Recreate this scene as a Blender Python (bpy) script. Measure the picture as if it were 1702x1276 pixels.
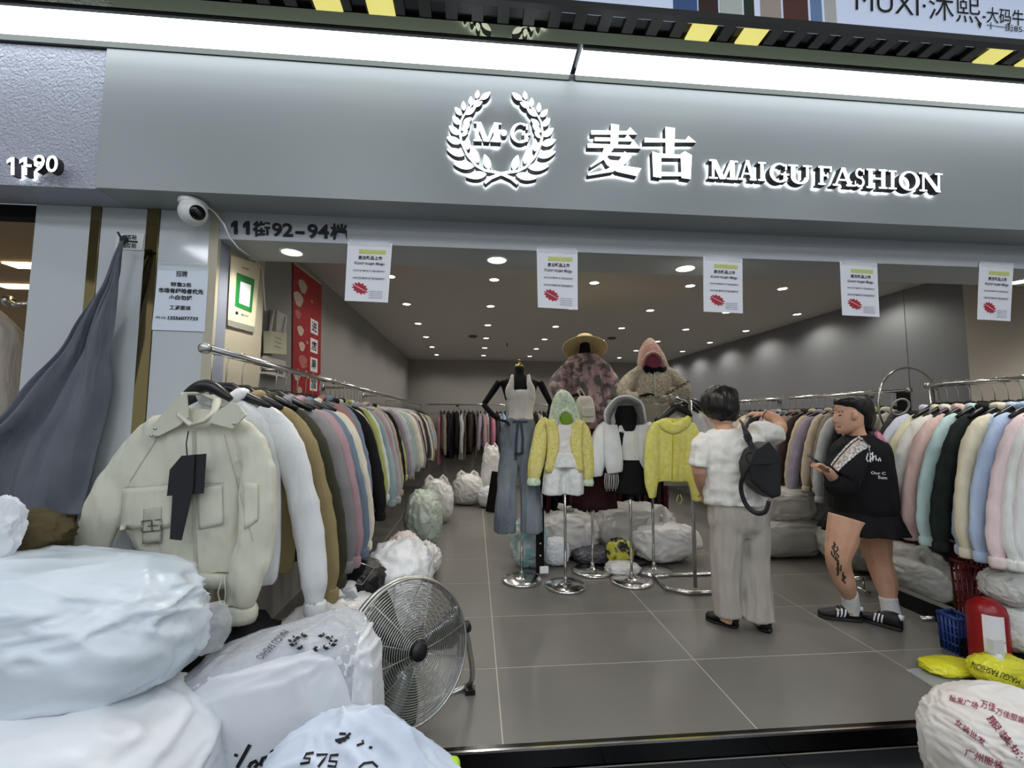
import bpy, bmesh, math, random
from math import sin, cos, pi, radians
from mathutils import Vector, Matrix, noise
from mathutils.bvhtree import BVHTree
for o in list(bpy.data.objects): bpy.data.objects.remove(o)
scene = bpy.context.scene
COL = scene.collection
V = Vector
random.seed(11)
# ---------------------------------------------------------------- camera
F, CX, CY, CH = 722.0, 851.0, 638.0, 1.45          # focal length in pixels of the 1702x1276 frame, eye height
_d = V(((789-CX)/F, -(696-CY)/F, -1)).normalized()
_x = V(((9500-CX)/F, -(732-CY)/F, -1)); _x = (_x - _d*_x.dot(_d)).normalized()
_z = _x.cross(_d)
ROT = Matrix((_x, _d, _z))                          # rows: world axes seen by the camera -> camera to world
EYE = V((0, 0, CH))
cd = bpy.data.cameras.new('camera'); cd.sensor_width = 36; cd.lens = 36*F/1702; cd.clip_start = .02
cam = bpy.data.objects.new('camera', cd); COL.objects.link(cam)
cam.matrix_world = Matrix.Translation(EYE) @ ROT.to_4x4()
scene.camera = cam
def P(px, py, X=None, Y=None, Z=None):
    """point of the place seen at a photo pixel, at a known X, depth Y or height Z"""
    v = ROT @ V(((px-CX)/F, -(py-CY)/F, -1))
    t = X/v.x if X is not None else Y/v.y if Y is not None else (Z-CH)/v.z
    return EYE + v*t
# ---------------------------------------------------------------- world, light, exposure
w = bpy.data.worlds.new('world'); scene.world = w; w.use_nodes = True
w.node_tree.nodes['Background'].inputs[0].default_value = (.90, .95, 1, 1)
w.node_tree.nodes['Background'].inputs[1].default_value = .40
vs = scene.view_settings
vs.view_transform = 'Standard'; vs.look = 'None'; vs.gamma = 1; vs.use_curve_mapping = False
vs.exposure = 0.0
HALL_LIGHT, STRIP_LIGHT, SPOT_W, SPOT_BIG_W = 11.5, 4.6, 15.0, 22.0
# ---------------------------------------------------------------- materials
def lin(c):
    return tuple(((v/255)/12.92 if v <= 10 else ((v/255+.055)/1.055)**2.4) for v in c)
MATS = {}
def mat(key, rgb=(200,200,200), rough=.6, metal=0, bump=None, rgb2=None, nscale=8, emit=0, alpha=1, coat=0, contrast=.5, sheen=0, nst=(1,1,1), spec=.5, lace=None, fold=None, brot=None):
    if key in MATS: return MATS[key]
    m = bpy.data.materials.new(key); m.use_nodes = True; nt = m.node_tree; N = nt.nodes; L = nt.links
    b = N['Principled BSDF']
    c = (*lin(rgb), 1)
    b.inputs['Base Color'].default_value = c; b.inputs['Roughness'].default_value = rough; b.inputs['Metallic'].default_value = metal
    b.inputs['Specular IOR Level'].default_value = spec
    if coat: b.inputs['Coat Weight'].default_value = coat; b.inputs['Coat Roughness'].default_value = .08
    if sheen: b.inputs['Sheen Weight'].default_value = sheen
    m.diffuse_color = c
    tc = N.new('ShaderNodeTexCoord'); mp = N.new('ShaderNodeMapping'); mp.inputs['Scale'].default_value = nst
    L.new(tc.outputs['Object'], mp.inputs['Vector'])
    if rgb2 is not None:
        n = N.new('ShaderNodeTexNoise'); n.inputs['Scale'].default_value = nscale; n.inputs['Detail'].default_value = 4
        L.new(mp.outputs[0], n.inputs['Vector'])
        r = N.new('ShaderNodeValToRGB'); r.color_ramp.elements[0].color = c; r.color_ramp.elements[1].color = (*lin(rgb2), 1)
        r.color_ramp.elements[0].position = .5-contrast*.3; r.color_ramp.elements[1].position = .5+contrast*.3
        L.new(n.outputs[0], r.inputs[0]); L.new(r.outputs[0], b.inputs['Base Color'])
    if bump:
        n = N.new('ShaderNodeTexNoise'); n.inputs['Scale'].default_value = bump[0]; n.inputs['Detail'].default_value = 5
        if len(bump) > 2: n.inputs['Distortion'].default_value = bump[2]
        if len(bump) > 3: n.noise_type = 'RIDGED_MULTIFRACTAL'; n.inputs['Detail'].default_value = bump[3]
        L.new(mp.outputs[0], n.inputs['Vector'])
        bp = N.new('ShaderNodeBump'); bp.inputs['Strength'].default_value = bump[1]; bp.inputs['Distance'].default_value = .02
        if brot:
            m2 = N.new('ShaderNodeMapping'); m2.inputs['Rotation'].default_value = brot[0]; m2.inputs['Scale'].default_value = brot[1]
            L.new(tc.outputs['Object'], m2.inputs['Vector']); L.new(m2.outputs[0], n.inputs['Vector'])
        L.new(n.outputs[0], bp.inputs['Height']); L.new(bp.outputs[0], b.inputs['Normal'])
        if fold:
            n2 = N.new('ShaderNodeTexNoise'); n2.inputs['Scale'].default_value = fold[0]; n2.inputs['Detail'].default_value = 3; n2.inputs['Distortion'].default_value = .6
            m2 = N.new('ShaderNodeMapping'); m2.inputs['Scale'].default_value = (1, 1, .28); m2.inputs['Rotation'].default_value = (.25, .3, 0)
            L.new(tc.outputs['Object'], m2.inputs['Vector']); L.new(m2.outputs[0], n2.inputs['Vector'])
            b2 = N.new('ShaderNodeBump'); b2.inputs['Strength'].default_value = fold[1]; b2.inputs['Distance'].default_value = .05
            L.new(n2.outputs[0], b2.inputs['Height']); L.new(bp.outputs[0], b2.inputs['Normal']); L.new(b2.outputs[0], b.inputs['Normal'])
    if emit:
        b.inputs['Emission Color'].default_value = c; b.inputs['Emission Strength'].default_value = emit
    if alpha < 1: b.inputs['Alpha'].default_value = alpha
    if lace:
        n = N.new('ShaderNodeTexVoronoi'); n.inputs['Scale'].default_value = lace[0]; L.new(mp.outputs[0], n.inputs['Vector'])
        r = N.new('ShaderNodeMapRange'); r.inputs[1].default_value = .15; r.inputs[2].default_value = .5; r.inputs[3].default_value = lace[1]; r.inputs[4].default_value = 1
        L.new(n.outputs[0], r.inputs[0]); L.new(r.outputs[0], b.inputs['Alpha'])
    MATS[key] = m
    return m
def fabric(key, rgb, rgb2=None, **k):
    k.setdefault('bump', (150, .10)); k.setdefault('fold', (11, .42)); k.setdefault('rough', .85); k.setdefault('spec', .25)
    return mat('fabric_'+key, rgb, rgb2=rgb2 or tuple(int(v*.95) for v in rgb), **k)
chrome = mat('chrome', (215,215,212), .18, 1)
chrome_dull = mat('chrome_dull', (190,190,185), .3, 1)
black_plastic = mat('black_plastic', (16,16,17), .35)
black_matte = mat('black_matte', (13,13,14), .8, spec=.2)
white_plastic = mat('white_plastic', (232,232,228), .35)
ink = mat('ink_black', (18,18,20), .7)
paper = mat('paper', (240,240,244), .55)
bag_white = mat('bag_white', (212,216,220), .36, bump=(4.5,.5,.5,3), brot=((.3,.7,.2),(1,1,.3)), rgb2=(226,229,232), nscale=3)
bag_blue = mat('bag_bluish', (190,201,218), .33, bump=(4.5,.45,.5,3), brot=((.3,-.6,.2),(1,1,.3)), rgb2=(218,226,238), nscale=3)
bag_cool = mat('bag_cool_white', (198,208,215), .3, bump=(4.0,.5,.6,3), brot=((.2,1.1,.2),(1,1,.35)), rgb2=(212,221,228), nscale=2.5)
bag_grey = mat('bag_grey_film', (206,205,202), .26, bump=(7,.55,.6,3), brot=((.3,.3,.2),(1,1,.35)), rgb2=(224,223,220), nscale=5)
bag_film = mat('bag_clear_film', (225,228,230), .12, bump=(12,.8,1.5), alpha=.30)
skin = mat('skin', (214,170,140), .55, rgb2=(200,152,124), nscale=6)
hair = mat('hair_black', (14,12,12), .4, bump=(60,.4), nst=(1,1,.1))
# ---------------------------------------------------------------- object helpers
TMP = bpy.data.scenes.new('scratch')
def evaluated(ob):
    TMP.collection.objects.link(ob)
    vl = TMP.view_layers[0]; vl.update()
    with bpy.context.temp_override(scene=TMP, view_layer=vl):
        dg = bpy.context.evaluated_depsgraph_get()
        me = bpy.data.meshes.new_from_object(ob.evaluated_get(dg))
    TMP.collection.objects.unlink(ob)
    return me
def props(o, label=None, cat=None, group=None, kind=None):
    if label: o['label'] = label
    if cat: o['category'] = cat
    if group: o['group'] = group
    if kind: o['kind'] = kind
    return o
def attach(o, parent):
    if parent is not None:
        o.parent = parent
        if parent.parent is None: o.matrix_parent_inverse = parent.matrix_basis.inverted()
def link_mesh(name, me, m=None, parent=None, smooth=True, local=False):
    o = bpy.data.objects.new(name, me); COL.objects.link(o)
    if m is not None:
        me.materials.clear(); me.materials.append(m)
    if smooth: me.shade_smooth()
    if parent is not None:
        if local: o.parent = parent
        else: attach(o, parent)
    return o
def thing(name, label, cat, loc=(0,0,0), group=None, rz=0, kind=None):
    o = bpy.data.objects.new(name, None); COL.objects.link(o); o.empty_display_size = .1
    o.location = loc; o.rotation_euler = (0,0,rz)
    return props(o, label, cat, group, kind)
class MB:
    def __init__(s): s.v = []; s.f = []; s.mi = []; s.cur = 0
    def add(s, vs, fs):
        n = len(s.v); s.v += [tuple(p) for p in vs]; s.f += [tuple(i+n for i in f) for f in fs]; s.mi += [s.cur]*len(fs); return s
    def box(s, c, d, M=None):
        c = V(c); h = V(d)/2
        pts = [V((x*h.x, y*h.y, z*h.z)) for x in (-1,1) for y in (-1,1) for z in (-1,1)]
        if M is not None: pts = [M @ p for p in pts]
        return s.add([c+p for p in pts], [(0,1,3,2),(4,6,7,5),(0,4,5,1),(2,3,7,6),(0,2,6,4),(1,5,7,3)])
    def box2(s, a, b):
        a, b = V(a), V(b); return s.box((a+b)/2, [abs(q) for q in (b-a)])
    def rings(s, R, closed=False, caps=True):
        n = len(R[0]); vs = [p for r in R for p in r]; fs = []
        m = len(R)
        for i in range(m if closed else m-1):
            for j in range(n):
                a = i*n+j; b = i*n+(j+1) % n; c = ((i+1) % m)*n+(j+1) % n; d = ((i+1) % m)*n+j
                fs.append((a,b,c,d))
        if caps and not closed: fs += [tuple(range(n))[::-1], tuple((m-1)*n+j for j in range(n))]
        return s.add(vs, fs)
    def sweep(s, pts, rad, n=10, flat=1, up=None, closed=False):
        pts = [V(p) for p in pts]
        if not hasattr(rad, '__len__'): rad = [rad]*len(pts)
        R = []; prev = None
        for i, p in enumerate(pts):
            if closed: t = pts[(i+1) % len(pts)]-pts[i-1]
            else: t = pts[min(i+1, len(pts)-1)]-pts[max(i-1, 0)]
            t.normalize()
            if up is not None: u = V(up)-t*t.dot(V(up))
            elif prev is None:
                u = V((0,1,0)) if abs(t.y) < .9 else V((1,0,0)); u = u-t*t.dot(u)
            else: u = prev-t*t.dot(prev)
            u.normalize(); prev = u; q = t.cross(u)
            r = rad[i]; fl = flat[i] if hasattr(flat, '__len__') else flat
            R.append([p+u*(r*fl*sin(2*pi*k/n))+q*(r*cos(2*pi*k/n)) for k in range(n)])
        return s.rings(R, closed)
    def lathe(s, c, prof, n=24, axis=(0,0,1)):
        A = V(axis).normalized(); u = A.orthogonal().normalized(); q = A.cross(u); c = V(c)
        R = [[c+A*z+(u*cos(2*pi*k/n)+q*sin(2*pi*k/n))*max(r, 1e-4) for k in range(n)] for r, z in prof]
        return s.rings(R)
    def torus(s, c, R, r, n=40, m=6, axis=(0,0,1)):
        A = V(axis).normalized(); u = A.orthogonal().normalized(); q = A.cross(u); c = V(c)
        return s.sweep([c+(u*cos(2*pi*k/n)+q*sin(2*pi*k/n))*R for k in range(n)], r, m, closed=True, up=A)
    def prism(s, poly, off):
        off = V(off); n = len(poly); a = [V(p) for p in poly]
        fs = [tuple(range(n)), tuple(range(2*n-1, n-1, -1))]+[(i, i+n, (i+1) % n+n, (i+1) % n) for i in range(n)]
        return s.add(a+[p+off for p in a], fs)
    def hloft(s, rows, n=20, ripple=0, k=5, ph=0, sq=2.0):
        """horizontal rings (centre, half width, half depth): bodies, skirts, trunks"""
        R = []
        for i, (c, rx, ry) in enumerate(rows):
            t = i/max(1, len(rows)-1); r = []
            for j in range(n):
                a = 2*pi*j/n; g = 1+ripple*t*sin(k*a+ph); ca, sa = cos(a), sin(a)
                r.append(V(c)+V((math.copysign(abs(ca)**(2/sq), ca)*rx*g, math.copysign(abs(sa)**(2/sq), sa)*ry*g, 0)))
            R.append(r)
        return s.rings(R)
    def mesh(s, name):
        me = bpy.data.meshes.new(name); me.from_pydata(s.v, [], s.f); me.update()
        return me
    def build(s, name, m, parent=None, smooth=True, local=False, fix=True):
        me = s.mesh(name)
        if fix:
            bm = bmesh.new(); bm.from_mesh(me); bmesh.ops.recalc_face_normals(bm, faces=bm.faces); bm.to_mesh(me); bm.free()
        if isinstance(m, (list, tuple)):
            for q in m: me.materials.append(q)
            me.polygons.foreach_set('material_index', s.mi); m = None
        o = link_mesh(name, me, m, parent, smooth, local)
        return o
    def union(s, name, m, parent=None, voxel=.012, smooth=4, folds=0, fs=9, st=(1,1,.35), seed=0, local=False):
        """one continuous surface out of overlapping closed pieces"""
        me = s.mesh(name)
        bm = bmesh.new(); bm.from_mesh(me); bmesh.ops.recalc_face_normals(bm, faces=bm.faces); bm.to_mesh(me); bm.free()
        ob = bpy.data.objects.new('scratch_piece', me)
        r = ob.modifiers.new('r', 'REMESH'); r.mode = 'VOXEL'; r.voxel_size = voxel
        q = ob.modifiers.new('s', 'SMOOTH'); q.iterations = smooth; q.factor = .5
        out = evaluated(ob); bpy.data.objects.remove(ob); bpy.data.meshes.remove(me)
        if folds:
            sv = V((seed*3.1, seed*1.7, seed))
            nrm = [v.normal.copy() for v in out.vertices]
            for v, nv in zip(out.vertices, nrm):
                p = V((v.co.x*st[0], v.co.y*st[1], v.co.z*st[2]))*fs+sv
                d = noise.noise(p)+.5*noise.noise(p*2.3+sv)
                v.co += nv*d*folds
        out.name = name
        return link_mesh(name, out, m, parent, True, local)
def frame(c, u, v):
    u = V(u).normalized(); n = u.cross(V(v)).normalized(); v = n.cross(u)
    return Matrix((u, v, n)).transposed()
# lettering: text turned into flat or raised mesh, fitted to a parallelogram
def glyphs(body, bold=0.0):
    c = bpy.data.curves.new('t', 'FONT'); c.body = body; c.offset = bold; c.resolution_u = 3
    ob = bpy.data.objects.new('t', c); me = evaluated(ob)
    bpy.data.objects.remove(ob); bpy.data.curves.remove(c)
    vs = [v.co.copy() for v in me.vertices]; fs = [tuple(p.vertices) for p in me.polygons]; bpy.data.meshes.remove(me)
    x0 = min(v.x for v in vs); x1 = max(v.x for v in vs); y0 = min(v.y for v in vs); y1 = max(v.y for v in vs)
    return [((v.x-x0)/(x1-x0), (v.y-y0)/(y1-y0)) for v in vs], fs
def extrude_flat(pts, fs, off):
    """closed slab from flat faces: front at pts+off, back at pts"""
    n = len(pts); off = V(off); edges = {}
    for f in fs:
        for i in range(len(f)):
            e = (f[i], f[(i+1) % len(f)])
            if (e[1], e[0]) in edges: del edges[(e[1], e[0])]
            else: edges[e] = 1
    return [p+off for p in pts]+list(pts), list(fs), [tuple(i+n for i in reversed(f)) for f in fs]+[(b, a, a+n, b+n) for a, b in edges]
def lettering(name, body, bl, br, tl, m, parent, depth=0.0, bold=0.0, side=None, cat=None, label=None):
    uv, fs = glyphs(body, bold); bl, br, tl = V(bl), V(br), V(tl)
    pts = [bl+(br-bl)*u+(tl-bl)*v for u, v in uv]
    mb = MB()
    if depth:
        nrm = (br-bl).cross(tl-bl).normalized()*depth
        vs, f1, f2 = extrude_flat(pts, fs, nrm)
        mb.add(vs, f1); n = len(f1); mb.f += f2; mb.mi += [1]*len(f2)
        o = mb.build(name, [m, side or m], parent, smooth=False, fix=False)
    else:
        mb.add(pts, fs); o = mb.build(name, m, parent, smooth=False, fix=False)
    return o
TREES = {}
def drape(o, target, direction=None, off=.004):
    """lay print or strokes onto the surface of a thing"""
    me = target.data
    if target.name not in TREES: TREES[target.name] = BVHTree.FromPolygons([v.co.copy() for v in me.vertices], [tuple(p.vertices) for p in me.polygons])
    tree = TREES[target.name]
    for v in o.data.vertices:
        if direction is None: d = (v.co-EYE).normalized(); h = tree.ray_cast(EYE, d)
        else: d = V(direction).normalized(); h = tree.ray_cast(v.co-d*1.0, d)
        if h[0] is not None: v.co = h[0]-d*off
    return o
def strokes(name, lines, r, m, parent, n=4):
    mb = MB()
    for ln in lines:
        pts = []
        for a, b in zip(ln[:-1], ln[1:]):
            a, b = V(a), V(b); k = max(1, int((b-a).length/.012)); pts += [a+(b-a)*(i/k) for i in range(k)]
        pts.append(V(ln[-1]))
        # flat ribbons
        vs = []; fs = []
        for i, p in enumerate(pts):
            t = (pts[min(i+1, len(pts)-1)]-pts[max(i-1, 0)]).normalized(); q = t.cross(V((0,1,0))).normalized()*r
            vs += [p-q, p+q]
            if i: fs.append((2*i-2, 2*i-1, 2*i+1, 2*i))
        mb.add(vs, fs)
    return mb.build(name, m, parent, smooth=False, fix=False)
def ordinal(n):
    return '%d%s' % (n, 'th' if 10 <= n % 100 <= 20 else {1:'st',2:'nd',3:'rd'}.get(n % 10, 'th'))
def bag(name, label, base, dims, seed, m, sub=4, amp=.10, crumple=.035, st=(1,1,1), e=.84, rz=0, group=None, cat='plastic bag', top=None, parts=True, lean=(0,0), fold=3.2, tilt=0):
    """crumpled, filled bag standing on base; top: 'knot', 'handles', 'open' or None"""
    bm = bmesh.new(); bmesh.ops.create_icosphere(bm, subdivisions=sub, radius=1)
    sv = V((seed*7.3, seed*3.7, seed*1.9)); W, D, H = dims
    M = Matrix.Rotation(rz, 3, 'Z')
    for v in bm.verts:
        c = v.co.normalized()
        q = V([math.copysign(abs(x)**e, x) for x in c])
        n1 = noise.noise(c*1.4+sv); s = V((c.x*st[0], c.y*st[1], c.z*st[2])); s = s+noise.noise_vector(s*1.3+sv)*.35
        r1 = 1-abs(noise.noise(s*fold+sv*2)); r2 = 1-abs(noise.noise(s*fold*2.3+sv*3)); r3 = 1-abs(noise.noise(s*fold*4.7+sv*5))
        k = 1+amp*n1+crumple*(1.5*(r1**5-.35)+.7*(r2**5-.3)+.18*(r3**4-.25))
        q = q*k
        z = (q.z+1)*.5
        if z < .04: z = .04*(z+1)*.5 if z < 0 else z
        z = max(z, 0.0); z *= 1+tilt*q.x
        v.co = V(base)+M @ V((q.x*W/2+lean[0]*z*H, q.y*D/2+lean[1]*z*H, z*H))
    me = bpy.data.meshes.new(name); bm.to_mesh(me); bm.free()
    if top is None:
        o = link_mesh(name, me, m); return props(o, label, cat, group), o
    root = thing(name, label, cat, base, group)
    body = link_mesh('bag_body', me, m, root)
    ct = V(base)+V((lean[0]*H, lean[1]*H, H*.93))
    rnd = random.Random(seed)
    if top == 'knot':
        mb = MB()
        for i in range(5):
            a = 2*pi*i/5+rnd.random(); L = H*.16*(0.7+rnd.random()*.6)
            mb.sweep([ct-V((0,0,H*.1)), ct+V((0,0,.01)), ct+V((cos(a)*L*.6, sin(a)*L*.6, L*.8)), ct+V((cos(a)*L*1.3, sin(a)*L*1.3, L))], [H*.1, H*.05, H*.09, H*.07], 7, flat=.25)
        mb.build('knot', m, root)
    elif top == 'handles':
        for sx in (-1, 1):
            mb = MB(); a = ct+M @ V((sx*W*.20, -D*.1, -H*.12))
            mb.sweep([a+M @ V((-W*.13,0,0)), a+M @ V((-W*.11, .01, H*.18)), a+M @ V((-W*.02, .02, H*.27)), a+M @ V((W*.07,0,H*.2)), a+M @ V((W*.13,0,0))], [W*.08, W*.055, W*.045, W*.055, W*.08], 8, flat=.3)
            mb.build('handle', m, root)
    return root, body
# ================================================================ the setting
FY, PY, ZS, ZL, LB, ZC = 2.03, 2.22, 2.48, 2.34, 2.52, 2.75
XL, XR, YB, ZG = -1.45, 4.25, 9.64, -.09
def struct(name, mb, m, parent=None, smooth=False, label=None):
    o = mb.build(name, m, parent, smooth=smooth)
    if parent is None: o['kind'] = 'structure'
    if label: o['label'] = label
    return o
tile_m = mat('floor_tile', (118,115,110), .32, rgb2=(110,108,103), nscale=1.2, bump=(140,.03), spec=.4)
grout_m = mat('grout', (196,190,176), .9)
wall_m = mat('wall_grey', (156,154,150), .75, bump=(90,.03))
wall_dark = mat('wall_slate', (128,130,134), .75, bump=(90,.03))
wall_warm = mat('wall_warm_grey', (180,172,160), .75, bump=(90,.03))
ceil_m = mat('ceiling_paint', (196,193,187), .85)
lintel_m = mat('lintel_paint', (176,179,182), .7)
fascia_m = mat('fascia_panel', (152,158,158), .38, bump=(200,.01), spec=.4)
plaster_m = mat('plaster_rough', (186,190,202), .9, bump=(75,.9,.4))
panel_m = mat('pillar_gloss', (196,202,203), .08, coat=.4, spec=.6)
gold_m = mat('gold_mirror', (158,142,100), .06, 1)
beige_m = mat('beige_trim', (188,180,158), .5)
slate_trim = mat('slate_trim', (140,146,160), .45)
stone_m = mat('street_stone', (24,25,27), .22, rgb2=(42,43,45), nscale=160, contrast=.8, bump=(150,.05))
step_m = mat('step_steel', (70,70,70), .2, 1)
mirror_m = mat('soffit_mirror', (138,140,118), .03, 1)
soffit_black = mat('soffit_black', (14,14,15), .25)
slat_m = mat('soffit_slat', (52,50,46), .35)
# floor
fl = struct('floor', MB().box2((XL-.05, FY, -.16), (XR+.4, YB+.05, -.0008)), grout_m)
ys = [FY+.03, 2.66]+[2.66+.665*k for k in range(1, 12)]
ys[-1] = min(ys[-1], YB)
xs = [XL]+[.142+1.2*k for k in range(-1, 4)]+[XR+.1]
for j in range(len(ys)-1):
    for i in range(len(xs)-1):
        MB().box2((xs[i]+.0027, ys[j]+.0027, -.012), (xs[i+1]-.0027, min(ys[j+1], YB)-.0027, 0)).build('floor_tile', tile_m, fl, smooth=False)
st = struct('trim_1', MB().box2((-1.9, FY-.004, ZG), (4.6, FY+.03, .002)), step_m, label='dark steel step edge at the shop threshold')
MB().box2((-1.9, FY-.007, -.006), (4.6, FY+.004, .004)).build('step_nosing', chrome, st, smooth=False)
gr = struct('street_floor', MB().box2((-7, -6, ZG-.12), (7, FY-.004, ZG-.006)), mat('street_joint', (60,60,58), .8), label='black speckled stone paving of the market aisle')
for i in range(-4, 6):
    for j in range(5):
        MB().box2((i*.8-.2+.003, FY-.012-.6*(j+1)+.003, ZG-.03), (i*.8+.6-.003, FY-.012-.6*j-.003, ZG)).build('paving_tile', stone_m, gr, smooth=False)
struct('wall_left', MB().box2((XL-.1, 2.70, -.1), (XL, YB, ZC)), wall_m)
struct('wall_back', MB().box2((XL-.1, YB, -.1), (XR+.2, YB+.1, ZC)), wall_m)
struct('wall_right', MB().box2((XR, 3.26, -.1), (XR+.1, YB, ZC)), wall_dark)
struct('wall_right_front', MB().box2((4.1, PY, -.1), (4.9, 3.26, ZC)), wall_warm)
MB().box2((XR-.006, 3.9, 0), (XR, 3.93, ZC)).build('wall_seam', wall_dark, bpy.data.objects['wall_right'], smooth=False)
struct('ceiling', MB().box2((XL-.1, LB, ZC), (4.9, YB+.1, ZC+.1)), ceil_m)
lt = struct('wall_lintel', MB().box2((-1.29, PY, ZL), (4.9, LB, ZC+.1)), lintel_m)
fa = struct('wall_fascia', MB().box2((-1.712, FY, ZS), (5.2, PY+.01, 3.15)), fascia_m)
pl = struct('wall_plaster', MB().box2((-4.5, FY+.012, ZS), (-1.714, PY+.01, 3.15)), plaster_m)
struct('wall_upper', MB().box2((-4.5, FY+.02, 3.15), (5.2, PY, 3.9)), wall_dark)
# pillar with glossy panels and mirror strips
Xp = lambda px, py=450, Y=PY: P(px, py, Y=Y).x
xe, xg1, xg1b, xg2, xg2b, xb, xc = Xp(50), Xp(145), Xp(161), Xp(239), Xp(260), Xp(345), -1.285
pi_ = struct('wall_pillar', MB().box2((xe, PY+.012, -.1), (xc, 2.70, ZS)), wall_m)
for a, b in ((xe, xg1), (xg1b, xg2), (xg2b, xb)):
    MB().box2((a+.002, PY, -.1), (b-.002, PY+.02, ZS-.002)).build('wall_panel', panel_m, pi_, smooth=False)
for a, b in ((xg1, xg1b), (xg2, xg2b)):
    MB().box2((a, PY-.006, -.1), (b, PY+.02, ZS-.002)).build('mirror_strip', gold_m, pi_, smooth=False)
MB().box2((xb, PY-.004, -.1), (xc+.003, PY+.02, ZS-.002)).build('corner_trim', beige_m, pi_, smooth=False)
MB().box2((xc-.02, PY+.02, -.1), (xc+.004, PY+.10, ZL+.14)).build('corner_strip', slate_trim, pi_, smooth=False)
MB().box2((xc-.02, PY+.10, -.1), (xc+.002, 2.70, ZL+.14)).build('side_panel', beige_m, pi_, smooth=False)
# neighbour shop behind the pillar, seen through its opening
warm = mat('neighbour_wall', (226,200,150), .8)
nb = struct('wall_neighbour', MB().box2((-6, 5.4, -.1), (XL-.1, 5.5, ZC)), warm)
MB().box2((-6, 2.3, ZC-.32), (xe+.05, 5.5, ZC-.24)).build('neighbour_ceiling', mat('neighbour_ceiling', (168,150,126), .8), nb, smooth=False)
MB().box2((xe, 2.70, -.1), (xe+.05, 5.5, ZC-.24)).build('neighbour_side', warm, nb, smooth=False)
MB().box2((-6, 2.3, -.12), (xe+.05, 5.5, 0)).build('neighbour_floor', tile_m, nb, smooth=False)
MB().box2((-6, PY+.02, 2.42), (xe, 2.3, ZS)).build('neighbour_header', black_matte, nb, smooth=False)
for x, y in ((-2.75, 3.0), (-3.3, 3.5), (-3.9, 2.8)):
    MB().box((x, y, ZC-.322), (.5, .10, .012)).build('neighbour_lamp', mat('lamp_warm', (255,226,170), emit=14), nb, smooth=False)
# canopy: light boxes, mirror soffit, dark slatted soffit, upper sign
zb = 3.18
strip_m = mat('strip_light', (243,249,255), emit=STRIP_LIGHT)
frame_m = mat('strip_frame', (70,74,70), .35, .6)
yf = P(700, 61.7, Z=zb).y
gap = P(957, 105, Z=zb).x
for a, b, nm in ((-4.5, gap-.014, 'long white glowing light box above the shop sign, left of the seam'), (gap+.014, 5.2, 'long white glowing light box above the shop sign, right of the seam')):
    t = thing('light_box', nm, 'light box', ((a+b)/2, FY-.1, zb), 'light boxes above the sign')
    MB().box2((a, yf, zb), (b, FY-.004, zb+.01)).build('diffuser', strip_m, t, smooth=False)
    MB().box2((a, FY-.006, 3.152), (b, FY+.02, zb+.012)).build('lower_frame', frame_m, t, smooth=False)
    MB().box2((a, yf-.014, zb-.003), (b, yf, zb+.03)).build('upper_frame', mat('frame_grey', (120,120,116), .3, .6), t, smooth=False)
yb_ = P(1300, 44, Z=3.186).y
cn = struct('ceiling_canopy', MB().box2((-4.5, yb_, 3.205), (5.2, FY+.02, 3.30)), soffit_black, label='dark canopy over the shop front')
ym = P(700, 30, Z=3.186).y
MB().box2((-4.5, ym, 3.186), (5.2, yf-.024, 3.206)).build('mirror_panel', mirror_m, cn, smooth=False)
yb_ = P(1300, 44, Z=3.186).y
for k in range(86):
    x = -4.4+.112*k
    MB().box2((x, yb_, 3.188), (x+.05, ym-.004, 3.206)).build('slat', slat_m, cn, smooth=False)
yl_m = mat('panel_yellow', (236,226,128), emit=.75)
for px in (545, 632, 1160, 1248, 1655, 1735):
    x = P(px, 8 if px < 1000 else 62 if px < 1500 else 90, Z=3.186).x
    MB().box2((x-.056, yb_+.005, 3.182), (x+.056, ym-.002, 3.19)).build('yellow_panel', yl_m, cn, smooth=False)
ysg = yb_-.012
sg = thing('shop_sign', 'pale blue lit sign of the neighbouring shop over the canopy at top right', 'sign', (P(1400, 20, Y=ysg).x, ysg, 3.2))
MB().box2((.35, ysg, P(1300, 34, Y=ysg).z), (4.6, ysg+.05, 4.0)).build('board', mat('sign_board', (196,208,230), emit=.35), sg, smooth=False)
MB().box2((-4.5, ysg-.01, P(1300, 44, Y=ysg).z), (4.6, ysg+.02, P(1300, 34, Y=ysg).z)).build('lower_edge', mat('edge_dark', (44,44,42), .4), sg, smooth=False)
qs = lambda px, py: P(px, py, Y=ysg-.004)
for a, b, c in ((1118, 1160, (70,100,150)), (1160, 1195, (60,40,34)), (1195, 1235, (206,214,206)), (1235, 1255, (40,56,36)), (1262, 1300, (186,170,160)), (1300, 1345, (96,58,48)), (1345, 1368, (120,150,190)), (1368, 1392, (206,204,200))):
    p = qs(a, -40); q = qs(b, 36+(b-1110)*.03)
    MB().box2((p.x, ysg-.003, P(1300, 34, Y=ysg).z), (q.x, ysg, p.z)).build('printed_photo', mat('photo_%d' % a, c, .4), sg, smooth=False)
lettering('lettering', 'MUXI·沐熙', qs(1422, 20), qs(1630, 40), qs(1422, -26), ink, sg)
lettering('lettering', '-大码牛', qs(1633, 37), qs(1702, 44), qs(1633, 10), ink, sg, bold=.01)
lettering('lettering', '十一街85-8', qs(1640, 48), qs(1712, 56), qs(1640, 36), ink, sg, bold=.01)
mb = MB(); c = qs(1628, 40); mb.prism([c+V((.009*cos(a), 0, .009*sin(a))) for a in [radians(q) for q in range(-20, 201, 20)]]+[c+V((0,0,-.022))], (0,-.002,0)); mb.build('pin_symbol', ink, sg, smooth=False)
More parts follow.
